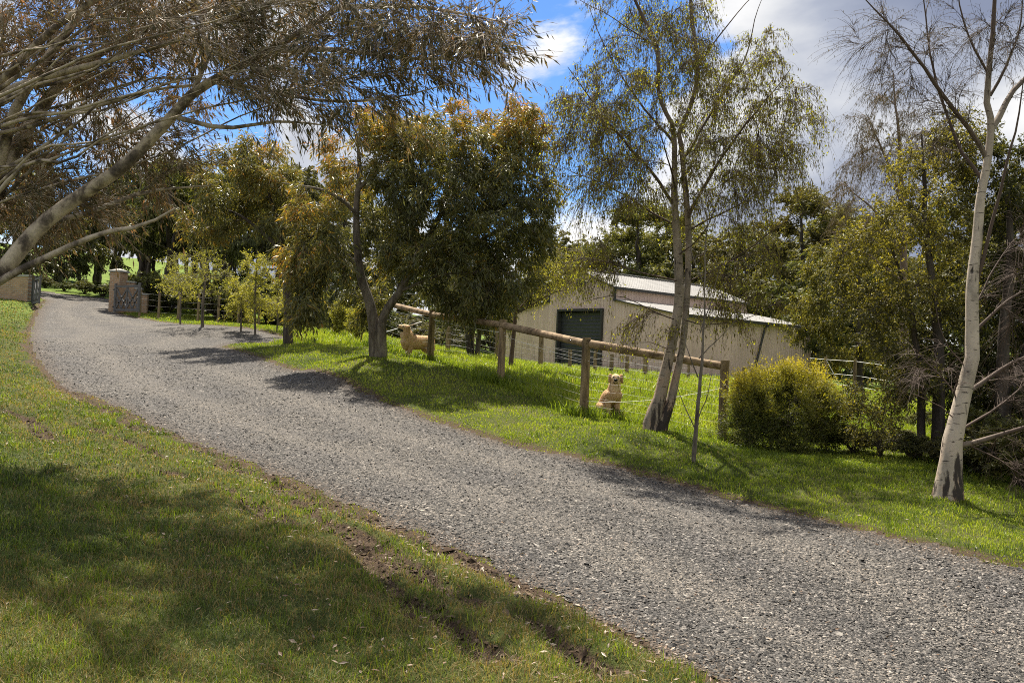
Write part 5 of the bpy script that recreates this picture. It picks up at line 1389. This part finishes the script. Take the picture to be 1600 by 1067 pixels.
small_tree('young_tree', 'small spindly young tree with pale leaves at the left edge of the hanging gum foliage', 'tree', 432, 520, 31, (434, 455), [(16, 433, 470, 31, 24, 34, .5)], 2600, (.05, .10), M_SPRING, M_BROWN_BARK, 55, .3, .1, 200, .05, .03, (.15, .4), spr)
small_tree('columnar_shrub', 'pale green column shaped shrub behind the centre gum beyond the lawn', 'shrub', 531, 526, 31, (532, 476), [(30, 531, 500, 31, 11, 24, .28)], 4200, (.05, .10), M_SPRING, M_BROWN_BARK, 56, .35, -.5, 260, -.5, .03, (.1, .25), lambda p, g_: .3 + g_.normal(0, .2, len(p)), 'foliage')
small_tree('columnar_shrub', 'yellowish column shrub close against the left trunk of the centre gum', 'shrub', 556, 535, 28, (556, 488), [(24, 556, 508, 28, 10, 24, .28)], 3200, (.05, .10), M_SPRING, M_BROWN_BARK, 57, .35, -.5, 200, -.5, .03, (.1, .25), lambda p, g_: .42 + g_.normal(0, .2, len(p)), 'foliage')
small_tree('conifer', 'dark blue green conical conifer behind the pale column shrub', 'tree', 520, 522, 34, (528, 430), [(30, 523, 490, 34, 42, 32, .9), (20, 526, 450, 34, 26, 26, .6)], 6500, (.08, .15), M_FARLEAF, M_DARK_BARK, 58, .25, .6, 500, .5, .06, (.2, .5), lambda p, g_: .12 + .3 * clump(p, 1.5, 3) + g_.normal(0, .1, len(p)))
small_tree('paddock_tree', 'small dark several stemmed tree in the paddock behind the dogs fence', 'tree', 738, 562, 27, (735, 450), [(30, 720, 455, 27, 70, 42, 1.2), (12, 770, 480, 27, 40, 30, .8)], 8000, (.08, .16), M_GUM, M_DARK_BARK, 59, .17, .7, 500, .6, .085, (.3, .7), lambda p, g_: .1 + .35 * clump(p, 1, 3) + g_.normal(0, .1, len(p)), stems=4)
small_tree('olive_tree', 'broad olive brown tree between the shed end and the leafy trees at right', 'tree', 1345, 600, 30, (1340, 380), [(40, 1340, 415, 30, 80, 75, 1.8), (26, 1275, 480, 30, 50, 55, 1.3), (26, 1390, 520, 30, 55, 65, 1.2), (14, 1330, 545, 30, 50, 30, 1)], 46000, (.06, .12), M_BROAD, M_DARK_BARK, 60, .4, .4, 1300, .3, .14, (.3, .7), lambda p, g_: .25 + .6 * clump(p, .8, 3) + g_.normal(0, .12, len(p)))


# ------------------------------------------------------------------ trees farther off: a few kinds, copied
def far_kind(name, h, kind, seed):
    """one tree at the origin, h metres tall"""
    t = Tree((0, 0, 0), seed); g = t.g
    r = thing(name, (0, 0, 0), '', 'tree')

    def el(n, c, rad, sh=.4): return np.array(c) + nrm(g.normal(0, 1, (n, 3))) * (g.random(n) ** sh)[:, None] * np.array(rad)
    if kind == 'tall':
        T = []
        for k in range(3):
            a = g.uniform(0, 6.28); d = np.array([math.cos(a), math.sin(a), 0]); s0 = d * .3 * k
            t.limb(np.array([s0, s0 + d * .25 + [0, 0, h * .3], s0 + d * .8 + [0, 0, h * .6], s0 + d * 1.2 + [0, 0, h * .92]]), [.19 - .03 * k, .15 - .02 * k, .10, .03], .03)
            T += [el(12, s0 + d * 1.1 + [0, 0, h * .78], (1.3, 1.3, 1.5)), el(9, s0 + d * .7 + [g.normal(0, 1), g.normal(0, 1), h * .58], (1.1, 1.1, 1.0)), el(6, s0 + d * .5 + [g.normal(0, 1.1), g.normal(0, 1.1), h * .42], (.8, .8, .6))]
        nl, tw, L, hang, dr = 34000, 1500, (.12, .28), .6, .45
    elif kind == 'round':
        t.limb(np.array([[0, 0, -.2], [.1, 0, h * .3], [0, .1, h * .8]]), [.22, .16, .05], .03)
        T = [el(34, (0, 0, h * .62), (h * .36, h * .36, h * .28)), el(16, (-h * .24, 0, h * .45), (h * .2, h * .2, h * .18)), el(16, (h * .24, .2, h * .5), (h * .2, h * .2, h * .18)), el(10, (0, 0, h * .88), (h * .2, h * .2, h * .12)), el(26, (0, 0, h * .22), (h * .42, h * .42, h * .18))]
        nl, tw, L, hang, dr = 42000, 1500, (.12, .28), .45, .3
    elif kind == 'pine':
        t.limb(np.array([[0, 0, -.2], [.15, 0, h * .4], [0, .1, h * .97]]), [.24, .17, .03], .03)
        T = []
        for k in range(9):
            f = .35 + .6 * k / 8; a = k * 2.4; rr = h * .23 * (1.15 - f) + .5
            T.append(el(7, (math.cos(a) * rr, math.sin(a) * rr, h * f + .3), (1.0, 1.0, .38)))
        T.append(el(8, (0, 0, h * .95), (.8, .8, .5)))
        nl, tw, L, hang, dr = 30000, 1200, (.12, .26), -.2, -.3
    else:  # shrub
        for k in range(7):
            a = k * 1.1; t.limb(np.array([[0, 0, -.1], [math.cos(a) * h * .25, math.sin(a) * h * .25, h * .4], [math.cos(a) * h * .5, math.sin(a) * h * .5, h * .7]]), [.05, .035, .01], .02)
        T = [el(40, (0, 0, h * .5), (h * .6, h * .6, h * .45))]
        nl, tw, L, hang, dr = 12000, 700, (.07, .15), .2, .1
    t.grow(np.concatenate(T), .012, .009, 6, .5, .04, .025); t.sprays(tw, (.3, .8) if kind != 'shrub' else (.15, .4), dr, .006, m=4)
    t.wood(M_DARK_BARK, r, sides=6)
    t.leaves(nl, M_FARLEAF, r, L, .3, hang, .4, lambda p, g_: .05 + .55 * clump(p, .5, seed) + .25 * clump(p, 1.5, seed + 2) + .03 * (p[:, 2] - h * .6) + g_.normal(0, .12, len(p)), name='crown' if kind != 'shrub' else 'foliage')
    return r


KINDS = {'tall_gum': [far_kind('tall_gum', 10.0, 'tall', 101), far_kind('tall_gum', 10.0, 'tall', 102)], 'woodland_tree': [far_kind('woodland_tree', 10.0, 'round', 103), far_kind('woodland_tree', 10.0, 'round', 104)],
         'pine_tree': [far_kind('pine_tree', 10.0, 'pine', 105)], 'dark_shrub': [far_kind('dark_shrub', 2.0, 'shrub', 106)]}
KIND_H = {'tall_gum': 10.0, 'woodland_tree': 10.0, 'pine_tree': 10.0, 'dark_shrub': 2.0}
_used = {}


def far_tree(kind, px, py, Y, top, label, group, var=0, sx=1.0):
    """stands at depth Y in pixel column px; its top reaches pixel row top"""
    b = G(px, py, Y); h = (P(px, top, Y)[2] - b[2]); s = h / KIND_H[kind] * 0.97; sx = sx * {'woodland_tree': 1.35, 'pine_tree': 1.3, 'tall_gum': 1.15, 'dark_shrub': 1.6}[kind]
    proto = KINDS[kind][var % len(KINDS[kind])]; key = (kind, var % len(KINDS[kind])); rz = RNG.uniform(0, 6.28)
    if key not in _used:
        _used[key] = 1; o = proto; o.location = b; o.rotation_euler = (0, 0, rz); o.scale = (s * sx, s * sx, s); o['label'] = label
    else: o = dup(proto, b, rz, (s * sx, s * sx, s), label)
    o['group'] = group
    return o


GRP = 'trees along the far boundary and behind the shed'
BG = [  # left of the centre gum, beyond the fence line
    ('tall_gum', 212, 470, 47, 205, 'slim dark trunked gum directly right of the brick gate pillar', 0, .9), ('tall_gum', 255, 478, 45, 215, 'tall gum behind the slender young tree near the gate', 1, .9), ('tall_gum', 300, 482, 48, 225, 'tall gum rising straight behind the wide feathery young tree', 0, .9), ('tall_gum', 345, 488, 44, 215, 'thick trunked tall gum right of the feathery young tree', 1, 1.0),
    ('tall_gum', 425, 500, 46, 225, 'tall gum seen through the gap right of the tallest yellow young tree', 0, 1.0), ('tall_gum', 478, 500, 40, 225, 'grey green gum topping the left shoulder of the centre gum', 1, 1.1), ('tall_gum', 172, 462, 56, 230, 'far gum right above the brick gate pillar', 1, .8), ('tall_gum', 150, 455, 62, 250, 'farthest of the gums over the gateway', 0, .8), ('tall_gum', 385, 495, 55, 240, 'far gum between the thick trunked one and the yellow tipped gum', 1, .9),
    ('woodland_tree', 90, 448, 58, 300, 'dark trunked tree left in the gap of the gateway', 0, .8), ('woodland_tree', 124, 446, 62, 318, 'tree right in the gap of the gateway with a sloping trunk', 1, .7), ('woodland_tree', 30, 450, 60, 240, 'tree above the left brick wall', 1, 1.0), ('woodland_tree', 20, 450, 48, 180, 'tree at the left edge behind the brick wall and pale limbs', 0, 1.0),
    ('woodland_tree', 560, 520, 52, 290, 'woodland tree behind the trunks of the centre gum', 0, 1.0), ('woodland_tree', 620, 530, 60, 330, 'woodland tree behind the standing dog', 1, 1.0), ('woodland_tree', 700, 545, 66, 340, 'woodland tree behind the middle of the centre gum', 0, 1.0), ('woodland_tree', 770, 548, 70, 350, 'woodland tree left of the shed roof', 1, 1.0),
    # behind the shed
    ('woodland_tree', 838, 548, 80, 385, 'wood edge tree over the left eave of the shed', 0, .9), ('woodland_tree', 885, 552, 86, 352, 'rounded wood edge tree just left of the shed ridge', 1, .9), ('woodland_tree', 935, 555, 84, 360, 'lower wood edge tree over the shed ridge end', 0, .9), ('pine_tree', 985, 558, 82, 318, 'tall pine left of the twin birch trunks behind the shed', 0, 1.0), ('woodland_tree', 1045, 560, 80, 345, 'tree directly behind the twin birch over the shed roof', 1, .9), ('pine_tree', 1035, 560, 92, 330, 'farther pine peeping over behind the twin birch', 0, .9),
    ('woodland_tree', 1105, 565, 78, 355, 'tree over the right half of the upper shed roof', 0, .9), ('woodland_tree', 1165, 570, 74, 345, 'tree over the right end of the upper shed roof', 1, .9), ('pine_tree', 1242, 575, 66, 296, 'tall flat topped pine standing above the right end of the shed', 0, .9), ('woodland_tree', 1215, 575, 64, 390, 'low dark tree at the lower shed roof end', 0, .9), ('woodland_tree', 1290, 580, 60, 372, 'tree right of the flat topped pine', 1, 1.0), ('pine_tree', 1330, 585, 64, 335, 'pine behind the broad olive brown tree', 0, 1.0), ('woodland_tree', 1270, 580, 48, 440, 'small dark tree against the shed end wall', 0, .9),
    ('woodland_tree', 1370, 590, 56, 320, 'tree behind the brown catkin birch', 0, 1.0), ('woodland_tree', 1440, 600, 46, 300, 'tree behind the small glossy leaved tree', 1, 1.0), ('woodland_tree', 1530, 610, 40, 300, 'tree hidden behind the pale birch trunk', 0, 1.0), ('woodland_tree', 1610, 620, 36, 260, 'tree at the right edge behind the dense dark one', 1, 1.0)]
BG += [('tall_gum', 232, 474, 52, 230, 'gum between the first two tall ones right of the gate pillar', 1, 1.0), ('tall_gum', 278, 480, 53, 240, 'gum seen past the slender young tree, set well back', 0, 1.0), ('tall_gum', 325, 486, 54, 250, 'gum set back left of the thick trunked one', 1, 1.0), ('woodland_tree', 440, 500, 60, 330, 'low leafy tree between the yellow tipped gum and the grey green gum', 0, 1.0), ('woodland_tree', 350, 488, 68, 335, 'low leafy tree behind the thick trunked gum', 0, 0.7), ('woodland_tree', 510, 515, 58, 350, 'low leafy tree behind the blue green conifer', 1, 1.0),
       ('woodland_tree', 965, 556, 95, 345, 'back row tree over the left half of the upper shed roof', 1, 1.1), ('woodland_tree', 1080, 562, 92, 335, 'back row tree right of the twin birch trunks', 0, 1.1), ('woodland_tree', 1150, 568, 90, 335, 'back row tree over the right end of the upper roof', 0, 1.1), ('woodland_tree', 1205, 572, 84, 350, 'back row tree left of the flat topped pine', 1, 1.1), ('woodland_tree', 900, 554, 100, 365, 'back row tree peeping over the shed ridge', 0, 1.1), ('pine_tree', 1300, 580, 74, 330, 'back row pine right of the flat topped one', 0, 1.1)]
for kind, px, py, Y, top, lab, var, sx in BG: far_tree(kind, px, py, Y, top, lab, GRP, var, sx)
SH = [(70, 462, 54, 432, 'dark shrub in the hedge left of the gateway view'), (100, 464, 53, 438, 'dark shrub in the hedge middle of the gateway view'), (132, 466, 53, 436, 'dark shrub in the hedge right of the gateway view'), (160, 468, 52, 440, 'dark shrub against the left side of the gate pillar'),
      (232, 490, 42, 418, 'dark shrub right of the open gate'), (262, 494, 42, 440, 'dark shrub behind the slender young tree'), (345, 502, 40, 415, 'dark shrub at the foot of the thick trunked gum'), (372, 505, 41, 440, 'dark shrub behind the bushy yellow green tree'), (425, 510, 40, 425, 'dark shrub behind the spindly young tree'), (462, 512, 38, 440, 'dark shrub behind the hanging gum foliage'), (492, 516, 38, 455, 'dark shrub left of the blue green conifer'), (575, 528, 40, 470, 'dark shrub behind the forked trunk of the centre gum'), (640, 540, 44, 490, 'dark shrub behind the standing dog'), (690, 548, 42, 500, 'dark shrub behind the small paddock tree')]
for px, py, Y, top, lab in SH: far_tree('dark_shrub', px, py, Y, top, lab, 'dark shrubs under the boundary trees', 0, 1.0)
SH2 = [(1462, 742, 13.7, 690, 'low dark shrub tucked between the trunks of the glossy leaved tree'), (1500, 748, 13.0, 672, 'mid sized shrub filling the gap left of the dense dark tree trunk'), (1568, 752, 12.5, 636, 'taller shrub in front of the dense dark tree trunk'), (1402, 718, 14.4, 664, 'shrub beyond the straggly see through one'), (1440, 705, 16.5, 640, 'shrub standing back in the gap behind the glossy leaved tree'), (1335, 700, 13.8, 660, 'weedy shrub low between the golden bush and the glossy leaved tree'), (1425, 722, 13.2, 672, 'small shrub at the foot of the glossy leaved tree'), (1530, 740, 12.4, 660, 'dark shrub right behind the foot of the pale birch'), (1600, 760, 11.6, 650, 'dark shrub at the right edge under the dense tree')]
for px, py, Y, top, lab in SH2: far_tree('dark_shrub', px, py, Y, top, lab, 'undergrowth at the right end of the verge', 0, 1.0)
